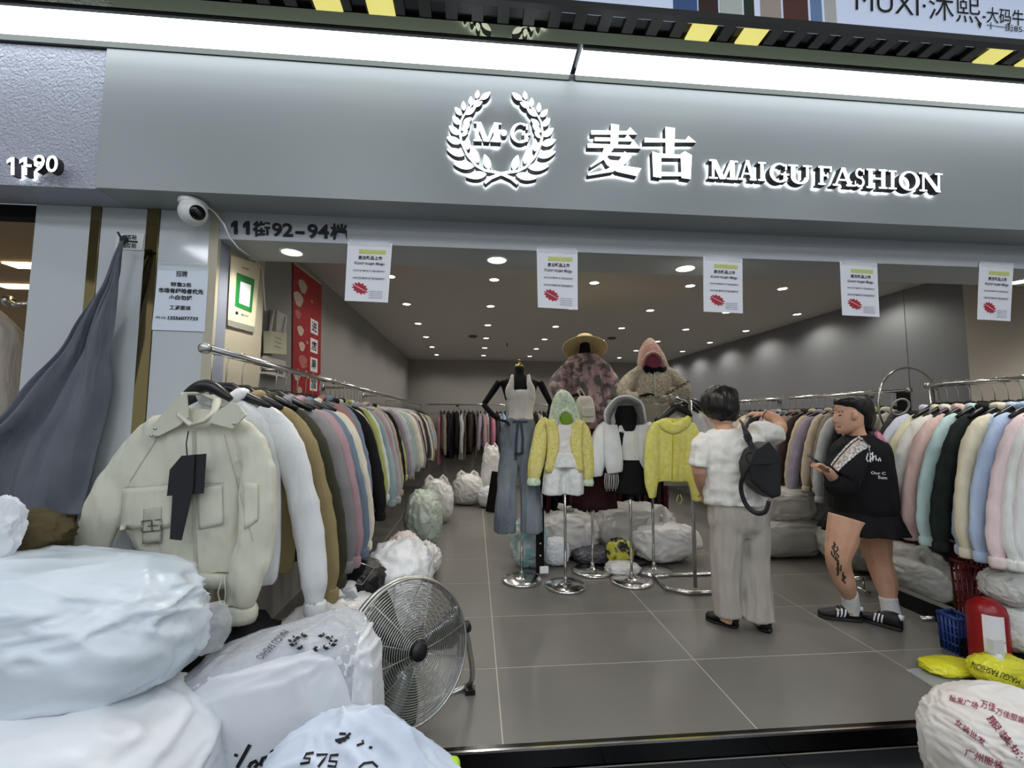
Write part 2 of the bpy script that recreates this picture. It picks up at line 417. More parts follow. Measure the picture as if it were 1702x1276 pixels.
# hall of the market behind the photographer: ceiling with its light panels
hc = struct('ceiling_hall', MB().box2((-7, -6, 3.9), (7, 1.3, 4.0)), mat('hall_ceiling', (150,150,148), .9), label='market hall ceiling over the aisle')
for i in range(4):
    for j in range(3):
        t = thing('ceiling_light', 'white light panel over the market aisle, %s row behind, %s across' % (ordinal(3-j), ordinal(i+1)), 'light', (-3.6+2.4*i, -4.2+1.9*j, 3.88), 'hall ceiling lights')
        MB().box((-3.6+2.4*i, -4.2+1.9*j, 3.885), (1.2, .6, .02)).build('diffuser', mat('hall_light', (240,246,255), emit=HALL_LIGHT), t, smooth=False)
        MB().box((-3.6+2.4*i, -4.2+1.9*j, 3.895), (1.26, .66, .012)).build('frame', white_plastic, t, smooth=False)
# ---------------------------------------------------------------- downlights
def downlight(x, y, z, r, watt, label, group, warmth):
    t = thing('downlight', label, 'downlight', (x, y, z), group)
    MB().lathe((x, y, z), [(r*1.25, 0), (r*1.25, -.004), (r*1.05, -.008), (r, -.004), (r, 0)]).build('trim_ring', white_plastic, t)
    MB().lathe((x, y, z), [(r*.98, -.001), (r*.98, -.0035)]).build('diffuser', mat('lamp_%s' % warmth, (255,248,232), emit=16), t)
    l = bpy.data.lights.new('bulb', 'SPOT'); l.energy = watt; l.spot_size = radians(150); l.spot_blend = .6; l.shadow_soft_size = r; l.color = (1, .955, .88)
    o = bpy.data.objects.new('bulb', l); COL.objects.link(o); o.location = (x, y, z-.02); attach(o, t)
gx = [-.785, .168, 1.12, 2.07, 3.02, 3.93]; gy = [3.965, 4.93, 5.945, 6.92, 7.89, 8.85]
for i, x in enumerate(gx):
    for j, y in enumerate(gy):
        downlight(x, y, ZC, .042, SPOT_W, 'small recessed ceiling downlight, %s row from the street, %s from the left wall' % (ordinal(j+1), ordinal(i+1)), 'interior downlights', 'inner')
for k, px in enumerate(((485,418), (826,431), (1139,445), (1695,467))):
    p = P(*px, Z=ZL)
    downlight(p.x, p.y, ZL, .05, SPOT_BIG_W, 'larger warm downlight under the entrance beam, %s from the pillar' % ordinal(k+1), 'entrance beam downlights', 'beam')
for px, py in ((786, 558), (1017, 561)):
    p = P(px, py, Z=ZC)
    props(MB().lathe(p, [(.07, 0), (.07, -.012), (.045, -.03), (.02, -.034)]).build('smoke_detector', mat('detector', (90,88,84), .6)), 'small round grey detector on the ceiling %s' % ('left of the tank-top mannequin' if px < 900 else 'above the two raised mannequins'), 'smoke detector')
for px, py in ((843, 570), (1290, 470)):
    p = P(px, py, Z=ZC) if px < 900 else P(px, py, Y=LB+.3)
    z0 = ZC-p.z
    o = thing('sprinkler', 'small dark sprinkler head under the ceiling %s' % ('above the tank-top mannequin' if px < 900 else 'right of the third poster'), 'sprinkler', (p.x, p.y, ZC))
    MB().sweep([(p.x, p.y, ZC), (p.x, p.y, ZC-.06)], .008, 8).build('pipe', black_matte, o)
    MB().lathe((p.x, p.y, ZC-.07), [(.005, .01), (.022, .006), (.022, 0), (.005, -.004)], 12).build('deflector', chrome_dull, o)
# ================================================================ raised sign on the fascia
white_letter = mat('letter_face', (250,252,255), .5, emit=1.25)
letter_side = mat('letter_return', (26,28,32), .5)
halo_m = mat('letter_halo', (250,252,255), emit=7)
fp = lambda px, py: P(px, py, Y=FY-.045)
def raised(name, polys, parent, d=.035):
    mb = MB()
    for poly in polys:
        poly = [V(p) for p in poly]
        a = sum((poly[i].x*poly[(i+1) % len(poly)].z-poly[(i+1) % len(poly)].x*poly[i].z) for i in range(len(poly)))
        if a < 0: poly.reverse()
        n = len(poly)
        front = [p.copy() for p in poly]; back = [p+V((0, d, 0)) for p in poly]
        mb.cur = 0; mb.add(front, [tuple(range(n))]); mb.cur = 1
        mb.add(front+back, [(i, (i+1) % n, (i+1) % n+n, i+n) for i in range(n)])
        mb.cur = 2; mb.add([p+V((0, d, 0)) for p in poly], [tuple(range(n))[::-1]])
    return mb.build(name, [white_letter, letter_side, halo_m], parent, smooth=False)
# laurel wreath, traced leaf by leaf (crop 730..940 x 140..320, 7.09 times enlarged)
zt = lambda x, y: fp(730+x/7.09, 140+y/7.09)
em = thing('emblem_sign', 'white backlit laurel wreath emblem with serif letters M G on the grey fascia', 'sign', zt(735, 700))
leaves = [((560,1058),(312,1088),95),((415,968),(165,935),100),((300,835),(86,762),92),((252,695),(84,622),86),((232,595),(113,487),78),((240,475),(157,372),72),
 ((262,365),(184,268),66),((292,312),(284,194),58),((374,252),(372,140),58),((440,172),(458,65),56),((590,1005),(533,822),88),((458,928),(372,718),95),((335,775),(332,620),72),
 ((268,612),(338,540),50),((262,548),(364,458),66),((283,470),(381,388),66),((310,358),(432,268),68),((400,262),(512,200),62),((490,178),(606,90),70)]
stem = [(925,1165),(850,1105),(745,1058),(640,1030),(540,1015),(440,960),(330,830),(262,680),(240,560),(262,420),(330,300),(420,200),(500,172)]
cx_ = 731
for mir in (0, 1):
    X_ = (lambda x: x) if not mir else (lambda x: 2*cx_-x)
    yo = (lambda x, y: y) if not mir else (lambda x, y: y+ (x-cx_)*.045)
    T = lambda x, y: zt(X_(x), yo(X_(x), y))
    for (bx, by), (tx, ty), wd in leaves:
        b = V((bx, by)); t = V((tx, ty)); ax = t-b; nn = V((-ax.y, ax.x)).normalized()
        pts = []
        for s in (1, -1):
            seq = [0, .12, .28, .45, .62, .8, .92, 1] if s == 1 else [.92, .8, .62, .45, .28, .12]
            for q in seq: pts.append(b+ax*q+nn*s*(wd/2)*(sin(pi*q**.85)**.8 if 0 < q < 1 else 0))
        raised('leaf', [[T(p.x, p.y) for p in pts]], em)
    quads = []
    for i in range(len(stem)-1):
        a, b = V(stem[i]), V(stem[i+1]); n_ = (b-a).normalized(); n_ = V((-n_.y, n_.x)); r0 = 20-14*i/len(stem); r1 = 20-14*(i+1)/len(stem)
        e_ = (b-a).normalized()*4
        quads.append([T(*(a-e_+n_*r0)), T(*(a-e_-n_*r0)), T(*(b+e_-n_*r1)), T(*(b+e_+n_*r1))])
    raised('stem', quads, em)
# serif capitals drawn in a unit box
def arcband(cx, cy, rx, ry, tx, ty, a0, a1, n=14):
    out = []
    for i in range(n):
        A = [radians(a0+(a1-a0)*(i+q)/n) for q in (0, 1)]
        out.append([(cx+rx*cos(A[0]), cy+ry*sin(A[0])), (cx+rx*cos(A[1]), cy+ry*sin(A[1])), (cx+(rx-tx)*cos(A[1]), cy+(ry-ty)*sin(A[1])), (cx+(rx-tx)*cos(A[0]), cy+(ry-ty)*sin(A[0]))])
    return out
rc = lambda x0, x1, y0, y1: [(x0,y0),(x1,y0),(x1,y1),(x0,y1)]
def slant(x0, y0, x1, y1, wd): return [(x0-wd/2,y0),(x0+wd/2,y0),(x1+wd/2,y1),(x1-wd/2,y1)]
SER = {
 'M': [rc(.10,.20,0,1), rc(.76,.94,0,1), slant(.17,1,.49,0,.2), slant(.53,0,.83,1,.12), rc(0,.32,0,.09), rc(.64,1.05,0,.09), rc(0,.22,.91,1), rc(.80,1.05,.91,1)],
 'A': [slant(.12,0,.46,1,.10), slant(.82,0,.48,1,.2), rc(.25,.7,.28,.37), rc(-.02,.30,0,.09), rc(.62,1.02,0,.09)],
 'I': [rc(.36,.64,0,1), rc(.16,.84,0,.09), rc(.16,.84,.91,1)],
 'G': arcband(.52,.5,.52,.52,.2,.10,50,330)+[rc(.72,.9,.06,.44), rc(.58,1.02,.38,.47), rc(.8,.9,.66,.96)],
 'U': [rc(.08,.28,.3,1), rc(.74,.86,.3,1), rc(-.04,.4,.91,1), rc(.6,1.0,.91,1)]+arcband(.47,.34,.39,.36,.2,.11,180,360),
 'F': [rc(.12,.34,0,1), rc(0,.5,0,.09), rc(0,.88,.9,1), rc(.76,.88,.7,1), rc(.2,.66,.46,.56), rc(.58,.67,.36,.66)],
 'S': arcband(.45,.74,.36,.28,.17,.11,30,270)+arcband(.45,.27,.38,.29,.18,.12,-150,90)+[rc(.72,.80,.68,.98), rc(.06,.14,.02,.32)],
 'H': [rc(.1,.3,0,1), rc(.72,.92,0,1), rc(.2,.8,.46,.56), rc(0,.42,0,.09), rc(.6,1.02,0,.09), rc(0,.42,.91,1), rc(.6,1.02,.91,1)],
 'O': arcband(.5,.5,.5,.52,.19,.09,0,360,24),
 'N': [rc(.12,.22,0,1), rc(.80,.90,0,1), slant(.2,1,.84,0,.22), rc(0,.34,0,.09), rc(.68,1.02,.91,1), rc(-.02,.24,.91,1)],
}
def serif(ch, bl, br, tl, parent, name='letter'):
    bl, br, tl = V(bl), V(br), V(tl)
    return raised(name, [[bl+(br-bl)*x+(tl-bl)*y for x, y in poly] for poly in SER[ch]], parent)
serif('M', zt(404, 668), zt(712, 682), zt(410, 440), em)
serif('G', zt(838, 690), zt(1070, 690), zt(838, 455), em)
raised('dot', [[zt(762+38*cos(a), 572+38*sin(a)) for a in [2*pi*k/14 for k in range(14)]]], em)
# Latin name
ml = thing('name_sign', 'white backlit serif letters reading MAIGU FASHION on the grey fascia', 'sign', fp(1370, 300))
zu = lambda x, y: fp(960+x/2.745, 190+y/2.745)
ww = [('M',600,725,205,300),('A',737,815,207,306),('I',815,868,216,310),('G',876,965,220,315),('U',965,1070,228,322),('F',1098,1168,235,328),('A',1166,1262,240,332),('S',1262,1320,246,338),('H',1318,1412,247,343),('I',1410,1465,254,348),('O',1466,1562,258,352),('N',1560,1664,264,358)]
for ch, x0, x1, y0, y1 in ww:
    sl = (x1-x0)*.053
    serif(ch, zu(x0, y1-8), zu(x1, y1-8+sl), zu(x0, y0), ml)
# Chinese name, strokes as polygons
cn2 = thing('name_sign', 'large white backlit Chinese characters beside the laurel emblem', 'sign', fp(1065, 250))
mai = [[(152,42),(190,48),(184,140),(150,140)],[(62,72),(225,76),(240,58),(272,92),(62,92)],[(78,104),(215,108),(228,90),(258,124),(78,122)],[(45,132),(238,140),(255,118),(288,156),(45,152)],
 [(122,148),(165,156),(130,200),(60,242),(56,236),(105,195)],[(140,172),(205,180),(214,168),(248,192),(225,222),(160,262),(48,280),(46,270),(130,252),(180,222),(200,192),(135,186)],[(112,196),(128,188),(170,228),(292,246),(270,282),(180,262),(135,232)]]
gu = [[(400,56),(445,62),(440,184),(402,184)],[(305,106),(492,116),(506,98),(542,128),(305,128)],[(340,168),(382,182),(382,290),(345,284)],[(372,178),(480,184),(480,200),(372,198)],[(470,180),(490,168),(522,186),(516,296),(474,290)],[(372,262),(480,264),(480,282),(372,282)]]
raised('character', [[zu(*p) for p in s] for s in mai], cn2)
raised('character', [[zu(*p) for p in s] for s in gu], cn2)
# neighbour's number
nn_ = thing('number_sign', 'small white backlit number 11-90 on the rough plaster at left', 'sign', P(62, 280, Y=FY-.02))
np_ = lambda px, py: P(px, py, Y=FY-.03)
nf = mat('number_face', (255,250,240), emit=1.6)
lettering('lettering', '-90', np_(52, 291), np_(106, 293), np_(54, 263), nf, nn_, depth=.03, bold=.012, side=letter_side)
for x0 in (11, 32):
    raised('digit', [[np_(x0+a, b) for a, b in q] for q in ([(7,261),(13,261),(13,291),(7,291)], [(7,261),(7,268),(0,272),(0,266)])], nn_, .03)
MB().box2(V(np_(14, 290))+V((0,.05,0)), V(np_(104, 266))+V((0,.045,0))).build('backlight', mat('number_glow', (255,244,225), emit=1.1), nn_, smooth=False)
# address painted on the lintel
ad = lambda px, py: P(px, py, Y=PY-.003)
adt = thing('address_lettering', 'bold black shop number painted on the entrance beam beside the pillar', 'lettering', ad(480, 390))
for x0 in (384, 404): MB().prism([ad(x0+a, b+(x0-384)*.03) for a, b in ((5,367),(11,367),(11,389),(5,389),(5,376),(0,378),(0,372))], (0,-.002,0)).build('digit', ink, adt, smooth=False)
for body, x0, x1, y0, y1 in (('街', 420, 449, 393, 367), ('92', 452, 487, 393, 370), ('94', 511, 547, 396, 372), ('档', 549, 577, 398, 371)): lettering('character', body, ad(x0, y0), ad(x1, y0+1), ad(x0, y1), ink, adt, depth=.002, bold=.025)
MB().prism([ad(x, y) for x, y in ((491,384),(506,384.5),(506,389),(491,388.5))], (0,-.002,0)).build('dash', ink, adt, smooth=False)
# ================================================================ papers and fittings on the shop front
def sheet(name, label, cat, tl, tr, br, bl, m=paper, n=V((0,-1,0)), bend=.0, group=None):
    t = thing(name, label, cat, bl, group)
    f = lambda u, v: (bl*(1-u)+br*u)*(1-v)+(tl*(1-u)+tr*u)*v
    g = lambda u, v, o=0: f(u, v)+n*(o+bend*(sin(pi*u)*.5+(1-v)**2))
    mb = MB(); N = 6; R0 = [g(i/N, j/N) for j in range(N+1) for i in range(N+1)]; R1 = [p-n*.0012 for p in R0]; k = (N+1)**2
    fs = []
    for j in range(N):
        for i in range(N):
            a = j*(N+1)+i; q = (a, a+1, a+N+2, a+N+1); fs += [q, tuple(x+k for x in reversed(q))]
    mb.add(R0+R1, fs)
    mb.build('sheet', m, t)
    def put(body, u0, u1, v0, v1, mm=ink, bold=0.0, nm='lettering'):
        uv, fs = glyphs(body, bold)
        MB().add([g(u0+(u1-u0)*a, v0+(v1-v0)*b, .0025) for a, b in uv], fs).build(nm, mm, t, smooth=False, fix=False)
    def poly(pts, mm, nm, o=.002):
        MB().add([g(u, v, o) for u, v in pts], [tuple(range(len(pts)))]).build(nm, mm, t, smooth=False, fix=False)
    return t, put, poly
red_ink = mat('ink_red', (178,30,52), .6); green_hi = mat('ink_lime', (206,214,120), .6); grey_ink = mat('ink_grey', (70,60,90), .6)
tape_m = mat('clear_tape', (220,225,225), .1, alpha=.35)
quads = [((578,401),(652,404),(645,503),(573,500)),((892,413),(960,416),(960,515),(894,511)),((1169,426),(1234,430),(1234,521),(1169,518)),((1396,434),(1458,438),(1461,527),(1399,524)),((1628,437),(1685,441),(1678,534),(1623,531))]
where = ['nearest the pillar', 'second from the pillar', 'third, above the raised mannequins', 'fourth from the pillar', 'farthest right, half before the light wall']
for qd, wh in zip(quads, where):
    tl, tr, br, bl = [P(*q, Y=PY-.008) for q in qd]
    t, put, poly = sheet('poster', 'white new arrivals sheet hanging from the entrance beam, '+wh, 'poster', tl, tr, br, bl, bend=.004, group='sheets on the entrance beam')
    poly([(.27,.80),(.87,.80),(.87,.87),(.27,.87)], green_hi, 'highlight_bar')
    put('麦古新品上市', .26, .80, .70, .765, bold=.02)
    put('Коллекция Maigu', .18, .86, .60, .665, grey_ink, bold=.015)
    put('поступила в продажу', .16, .88, .49, .525, bold=.005)
    put('поступила в продажу!', .16, .88, .36, .41, bold=.005)
    st_ = []
    for k in range(24):
        a = 2*pi*k/24; r = 1 if k % 2 == 0 else .72
        x, y = .22*r*cos(a), .075*r*sin(a); st_.append((.34+x*.85+y*.9, .215+y*1.15-x*.30))
    poly(st_, red_ink, 'starburst')
    poly([(.2,.263),(.47,.165),(.475,.172),(.205,.27)], paper, 'starburst_line', .004)
    for k in range(4): put('НОВИНКИ СЕЗОНА', .55, .86, .16-.035*k, .18-.035*k, grey_ink)
    poly([(.03,.93),(.97,.93),(.97,1.03),(.03,1.03)], tape_m, 'tape', .004)
tl, tr, br, bl = [P(*q, Y=PY-.006) for q in ((263,441),(347,445),(340,551),(252,548))]
t, put, poly = sheet('notice', 'white job notice with black Chinese text taped to the glossy pillar', 'notice', tl, tr, br, bl, mat('paper_cool', (222,230,240), .4))
put('招聘', .37, .59, .835, .93, bold=.01)
put('销售2名', .28, .68, .68, .75, bold=.02); put('市场有经验者优先', .06, .93, .575, .655, bold=.03); put('小白勿扰', .27, .72, .475, .55, bold=.03)
put('工资面谈', .30, .71, .32, .39, bold=.02); put('电话:', .06, .27, .175, .215, grey_ink); put('13556077733', .29, .86, .165, .22, bold=.03)
poly([(0,.93),(1,.95),(1,1.05),(.0,1.06)], tape_m, 'tape', .003)
# payment notice on the pillar's inner side
XQ = xc+.012
tl, tr, br, bl = [P(*q, X=XQ) for q in ((384,424),(433,440),(422,553),(378,541))]
t, put, poly = sheet('payment_notice', 'cream payment notice with a green frame inside the pillar reveal', 'notice', tl, tr, br, bl, mat('paper_cream', (232,222,190), .4), n=V((1,0,0)))
gm = mat('ink_green', (30,130,60), .5)
poly([(.2,.30),(.82,.27),(.82,.76),(.2,.78)], gm, 'green_frame'); poly([(.32,.36),(.70,.34),(.70,.66),(.32,.67)], paper, 'white_field', .004)
put('收款', .35, .6, .86, .89); put('微信支付', .42, .7, .19, .225); poly([(.28+.05*cos(a), .21+.024*sin(a)) for a in [2*pi*k/12 for k in range(12)]], ink, 'round_mark'); poly([(0,.0),(1,0),(1,.085),(0,.085)], mat('grey_band', (150,148,138), .5), 'lower_band')
# stickers and the hook that carries the curtain
t, put, poly = sheet('sticker', 'small white sticker strips on the pillar behind the curtain tie', 'sticker', *[P(*q, Y=PY-.004) for q in ((194,388),(240,388),(236,416),(190,414))], mat('sticker_white', (206,208,204), .5))
put('速防贴', .25, .75, .62, .92, bold=.02); put('速防贴', .25, .78, .10, .42, bold=.02)
# red hanging banner on the left wall
tl, tr, br, bl = P(487, 434, X=XL+.008), P(535, 471, X=XL+.008), P(533, 660, X=XL+.008), P(487, 668, X=XL+.008)
bl.z = br.z = 1.45
t, put, poly = sheet('wall_banner', 'tall red vertical banner with white character boxes on the left wall', 'banner', tl, tr, br, bl, mat('banner_red', (168,28,36), .5), n=V((1,0,0)))
for k, ch in enumerate('进店暴富'):
    v = .60-.135*k
    poly([(.58,v),(.86,v),(.86,v+.10),(.58,v+.10)], paper, 'character_box'); put(ch, .62, .82, v+.015, v+.085, bold=.02)
rb = random.Random(4)
for k in range(9):
    u, v, r = .12+.22*rb.random(), .08+.1*k, .06+.05*rb.random()
    poly([(u+r*1.4*cos(a)*(1+.2*sin(3*a)), v+r*.45*sin(a)) for a in [2*pi*q/12 for q in range(12)]], mat('banner_cream', (206,188,170), .6) if k % 3 else mat('banner_pink', (196,110,110), .6), 'printed_patch')
for u, v in ((.42,.36),(.5,.28),(.9,.3),(.62,.82),(.47,.52)):
    poly([(u+.04*cos(a), v+.012*sin(a)) for a in [2*pi*q/10 for q in range(10)]], mat('banner_gold', (210,150,60), .5), 'printed_coin')
poly([(.02,.985),(.98,.985),(.98,1.0),(.02,1.0)], mat('banner_bar', (200,190,170), .4), 'top_bar')
# security camera
c0 = P(322, 333, Z=ZS); c0.y = min(c0.y, PY-.03)
sc_ = thing('security_camera', 'white ball security camera hanging under the fascia beside the pillar', 'camera', c0)
MB().lathe(c0, [(.055, 0), (.06, -.008), (.06, -.025), (.045, -.036), (.02, -.04)], 28, (.12, 0, 1)).build('mount', white_plastic, sc_)
cb = P(321, 353, Y=c0.y-.01)
mb = MB(); mb.lathe(cb, [(.06*sin(a), .06*cos(a)) for a in [pi*k/14 for k in range(15)]], 28); mb.build('ball', white_plastic, sc_)
d_ = V((.78, -.60, -.28)).normalized()
MB().lathe(cb, [(.0605*sin(a), .0605*cos(a)) for a in [radians(q) for q in (0, 10, 20, 28, 34)]], 24, d_).build('dark_face', mat('camera_face', (10,10,12), .1), sc_)
MB().lathe(cb, [(.012, .058), (.012, .064), (.008, .066)], 14, d_).build('lens', mat('lens_glass', (40,42,48), .05), sc_)
pts = [c0+V((.05,0,-.02)), P(356, 352, Y=2.16), P(372, 372, Y=2.17), P(382, 395, Y=2.19), P(396, 412, Y=2.21), P(420, 428, X=xc+.02), P(436, 446, X=xc+.02), V((xc+.012, 2.71, 2.1))]
props(MB().sweep(pts, .004, 6).build('cable', white_plastic), 'thin pale cable running from the security camera down the reveal', 'cable')
for k in range(3):
    y0 = 2.72+.03*k
    props(MB().sweep([V((XL+.02, y0, 2.4)), V((XL+.03+.01*k, y0+.01, 2.15)), V((XL+.02, y0+.05, 1.95)), V((XL+.035, y0+.12+.05*k, 1.86)), V((XL+.02, 2.98, 1.93))], .004, 6).build('cable', mat('cable_%d' % k, [(40,40,40),(150,146,130),(70,64,56)][k], .5)), ['dark', 'beige', 'brown'][k]+' cable hanging on the wall beside the router', 'cable')
# router and wall box
rt = P(458, 570, X=XL+.06)
r_ = thing('router', 'cream white wireless router with two antennas on the left wall', 'router', rt)
MB().box(rt, (.05, .24, .15), Matrix.Rotation(.12, 3, 'X')).build('casing', mat('router_cream', (226,222,192), .4), r_, smooth=False)
for dy in (-.09, .10): MB().sweep([rt+V((0, dy, .06)), rt+V((.0, dy+.04, .22))], [.011, .008], 8).build('antenna', white_plastic, r_)
for k in range(3): MB().box(rt+V((.0262, -.02, .03-.03*k)), (.001, .10, .006)).build('print_line', mat('router_print', (170,166,140), .5), r_, smooth=False)
wb = P(462, 538, X=XL+.03); props(MB().box(wb, (.05, .16, .16)).build('junction_box', mat('box_grey', (206,202,192), .5), smooth=False), 'pale square junction box on the wall above the router', 'junction box')
wb = P(452, 610, X=XL+.03); t = thing('power_box', 'pale power box with a grey label under the router', 'power box', wb)
MB().box(wb, (.06, .3, .12)).build('casing', mat('box_pale', (214,210,200), .5), t, smooth=False); MB().box(wb+V((.031, .05, -.01)), (.002, .12, .06)).build('label_plate', mat('box_label', (110,112,120), .5), t, smooth=False)
# ================================================================ rails
def rail(name, label, a, b, r, posts=(), wall=None, n=0):
    a, b = V(a), V(b); t = thing(name, label, 'clothes rail', a)
    MB().sweep([a, b], r, 14).build('tube', chrome, t)
    for e, s in ((a, 1), (b, -1)):
        d = (b-a).normalized(); MB().lathe(e-d*s*.006, [(r*.6, -.008), (r*1.35, -.004), (r*1.35, .02), (r, .024)], 18, d).build('end_cap', chrome_dull, t)
    for k in range(n):
        p = a+(b-a)*((k+.55)/n)
        MB().sweep([p, p+V(wall)*.5, p+V(wall)], r*.7, 10).build('bracket_arm', chrome_dull, t)
        MB().lathe(p+V(wall), [(.035, -.006), (.035, .006)], 16, V(wall)).build('bracket_plate', chrome_dull, t)
    for p in posts:
        MB().sweep([V((p[0], p[1], 0)), V((p[0], p[1], a.z))], r*.9, 12).build('post', chrome, t)
        MB().sweep([V((p[0]-.22, p[1], .015)), V((p[0]+.22, p[1], .015))], r*.9, 12).build('foot', chrome, t)
    return t
LX, LZ = -1.145, 1.744
rail('clothes_rail', 'long chrome rail packed with clothes along the left wall', (LX, 1.93, LZ), (LX, 9.5, LZ), .017, wall=(XL-LX+.006, 0, 0), n=5)
BY, BZ = 9.36, 1.755
rail('clothes_rail', 'chrome rail with clothes along the back wall', (-1.0, BY, BZ), (3.5, BY, BZ), .015, wall=(0, YB-BY-.006, 0), n=4)
RX, RZ = 3.86, 1.72
rail('clothes_rail', 'long chrome rail packed with clothes along the right wall', (RX, 3.55, RZ), (RX, 9.2, RZ), .017, wall=(XR-RX-.006, 0, 0), n=4)
NX = 3.47
rail('clothes_rack', 'chrome rack of pale sheer jackets at the right front', (NX, 3.05, RZ), (NX, 2.1, RZ), .017, posts=((NX, 3.02), (NX, 2.32)))
# ================================================================ hangers and garments
def hanger_mesh(parts=True):
    hook = MB(); pts = [V((0, .024*cos(a), .0+.024*sin(a))) for a in [radians(q) for q in (200, 160, 120, 90, 60, 20, -20)]]
    pts += [V((0, .012, -.03)), V((0, 0, -.05)), V((0, 0, -.17))]
    hook.sweep([p+V((0,0,.0)) for p in pts], .0032, 6)
    bar = MB(); bar.sweep([(-.205,0,-.245), (-.15,0,-.218), (-.07,0,-.185), (-.025,0,-.16), (.025,0,-.16), (.07,0,-.185), (.15,0,-.218), (.205,0,-.245)], [.012,.02,.026,.03,.03,.026,.02,.012], 8, flat=.75)
    return hook, bar
hk, br_ = hanger_mesh()
HOOK = hk.mesh('hook'); HOOK.materials.append(chrome_dull); HOOK.shade_smooth()
BAR = br_.mesh('shoulder_bar'); BAR.materials.append(black_plastic); BAR.shade_smooth()
def hanger(x, y, z, rz, label, group, k=1.0):
    t = thing('coat_hanger', label, 'hanger', (x, y, z), group, rz)
    for nm, me in (('hook', HOOK), ('shoulder_bar', BAR)):
        o = bpy.data.objects.new(nm, me); COL.objects.link(o); o.parent = t
    return t
def catmull(rows, m):
    out = []
    n = len(rows)
    for i in range(n-1):
        p0, p1, p2, p3 = [rows[max(0, min(n-1, j))] for j in (i-1, i, i+1, i+2)]
        for k in range(m):
            t = k/m
            out.append(tuple(.5*((2*b)+(-a+c)*t+(2*a-5*b+4*c-d)*t*t+(-a+3*b-3*c+d)*t**3) for a, b, c, d in zip(p0, p1, p2, p3)))
    out.append(tuple(rows[-1])); return out
KIND = {  # rows: z, half width, half depth ; sleeve: x, z, radius
 'jacket': ([(-.165,.05,.03),(-.19,.09,.042),(-.225,.155,.046),(-.27,.20,.048),(-.45,.225,.05),(-.70,.24,.05),(-.84,.23,.055),(-.88,.21,.045)], [(.13,-.225,.036),(.215,-.30,.054),(.285,-.46,.058),(.335,-.66,.056),(.365,-.85,.052),(.37,-.97,.032)]),
 'shirt': ([(-.165,.05,.025),(-.19,.09,.035),(-.225,.15,.036),(-.27,.19,.038),(-.45,.205,.04),(-.68,.22,.04),(-.84,.225,.038)], [(.13,-.225,.034),(.205,-.31,.046),(.265,-.48,.046),(.31,-.68,.044),(.33,-.86,.03)]),
 'coat': ([(-.165,.05,.03),(-.19,.09,.042),(-.225,.155,.046),(-.27,.20,.05),(-.5,.22,.05),(-.8,.235,.05),(-1.08,.25,.052)], [(.13,-.225,.036),(.21,-.31,.052),(.28,-.50,.055),(.32,-.72,.052),(.335,-.94,.04)]),
 'trousers': ([(-.19,.17,.022),(-.24,.175,.03),(-.34,.19,.034),(-.55,.20,.03),(-.8,.205,.03),(-1.05,.21,.028),(-1.16,.215,.026)], None),
}
def garment_mesh(kind, seed):
    rows, sl = KIND[kind]; rnd = random.Random(seed); mb = MB()
    mb.hloft([((0, 0, z), a, b) for z, a, b in catmull(rows, 5)], 30, ripple=.16, k=rnd.choice((5,6,7)), ph=rnd.random()*6, sq=2.3)
    cu = []
    if sl:
        for s in (-1, 1):
            dx, dy = rnd.uniform(-.02, .03), rnd.uniform(-.02, .03)
            L = [(s*(x+dx*i*.25), dy*i*.3, z, r) for i, (x, z, r) in enumerate(sl)]
            L = catmull(L, 6)
            mb.sweep([q[:3] for q in L], [q[3]*(1+.03*sin(i*1.9+seed)+.03*sin(i*.8)) for i, q in enumerate(L)], 14, flat=.7)
            e = V(L[-1][:3]); R = []
            for q, r in ((.012, .036), (0, .040), (-.03, .040), (-.045, .034)):
                R.append([e+V((r*(1+.10*(k % 2))*cos(2*pi*k/20), .8*r*(1+.10*(k % 2))*sin(2*pi*k/20), q)) for k in range(20)])
            cu.append(MB().rings(R))
    me = mb.mesh('garment_'+kind)
    sv = V((seed*2.3, seed*5.1, 0))
    for v in me.vertices:
        p = V((v.co.x*6, v.co.y*6, v.co.z*2.2))+sv
        g = (1-abs(noise.noise(V((v.co.x*17, v.co.y*19, v.co.z*3.5))+sv)))**4-.3
        v.co += V((noise.noise(p*.7)*.012+g*.004*(1 if v.co.x > 0 else -1), noise.noise(p+V((9,4,2)))*.022+g*.009*(1 if v.co.y > 0 else -1), noise.noise(p*2)*.008))
    me.materials.append(black_matte); me.shade_smooth()
    co = MB(); co.sweep([(.075*cos(a), .052*sin(a)*1.1, -.168+.012*cos(a)**2-(.02 if sin(a) < -.6 else 0)) for a in [2*pi*k/14 for k in range(14)]], .024, 8, flat=1, up=(0,0,1), closed=True)
    com = co.mesh('collar'); com.materials.append(black_matte); com.shade_smooth()
    cum = []
    for c_ in cu: q_ = c_.mesh('cuff'); q_.materials.append(black_matte); q_.shade_smooth(); cum.append(q_)
    return me, com, cum
GM = {k: [garment_mesh(k, 10*i+s) for s in range(4)] for i, k in enumerate(KIND)}
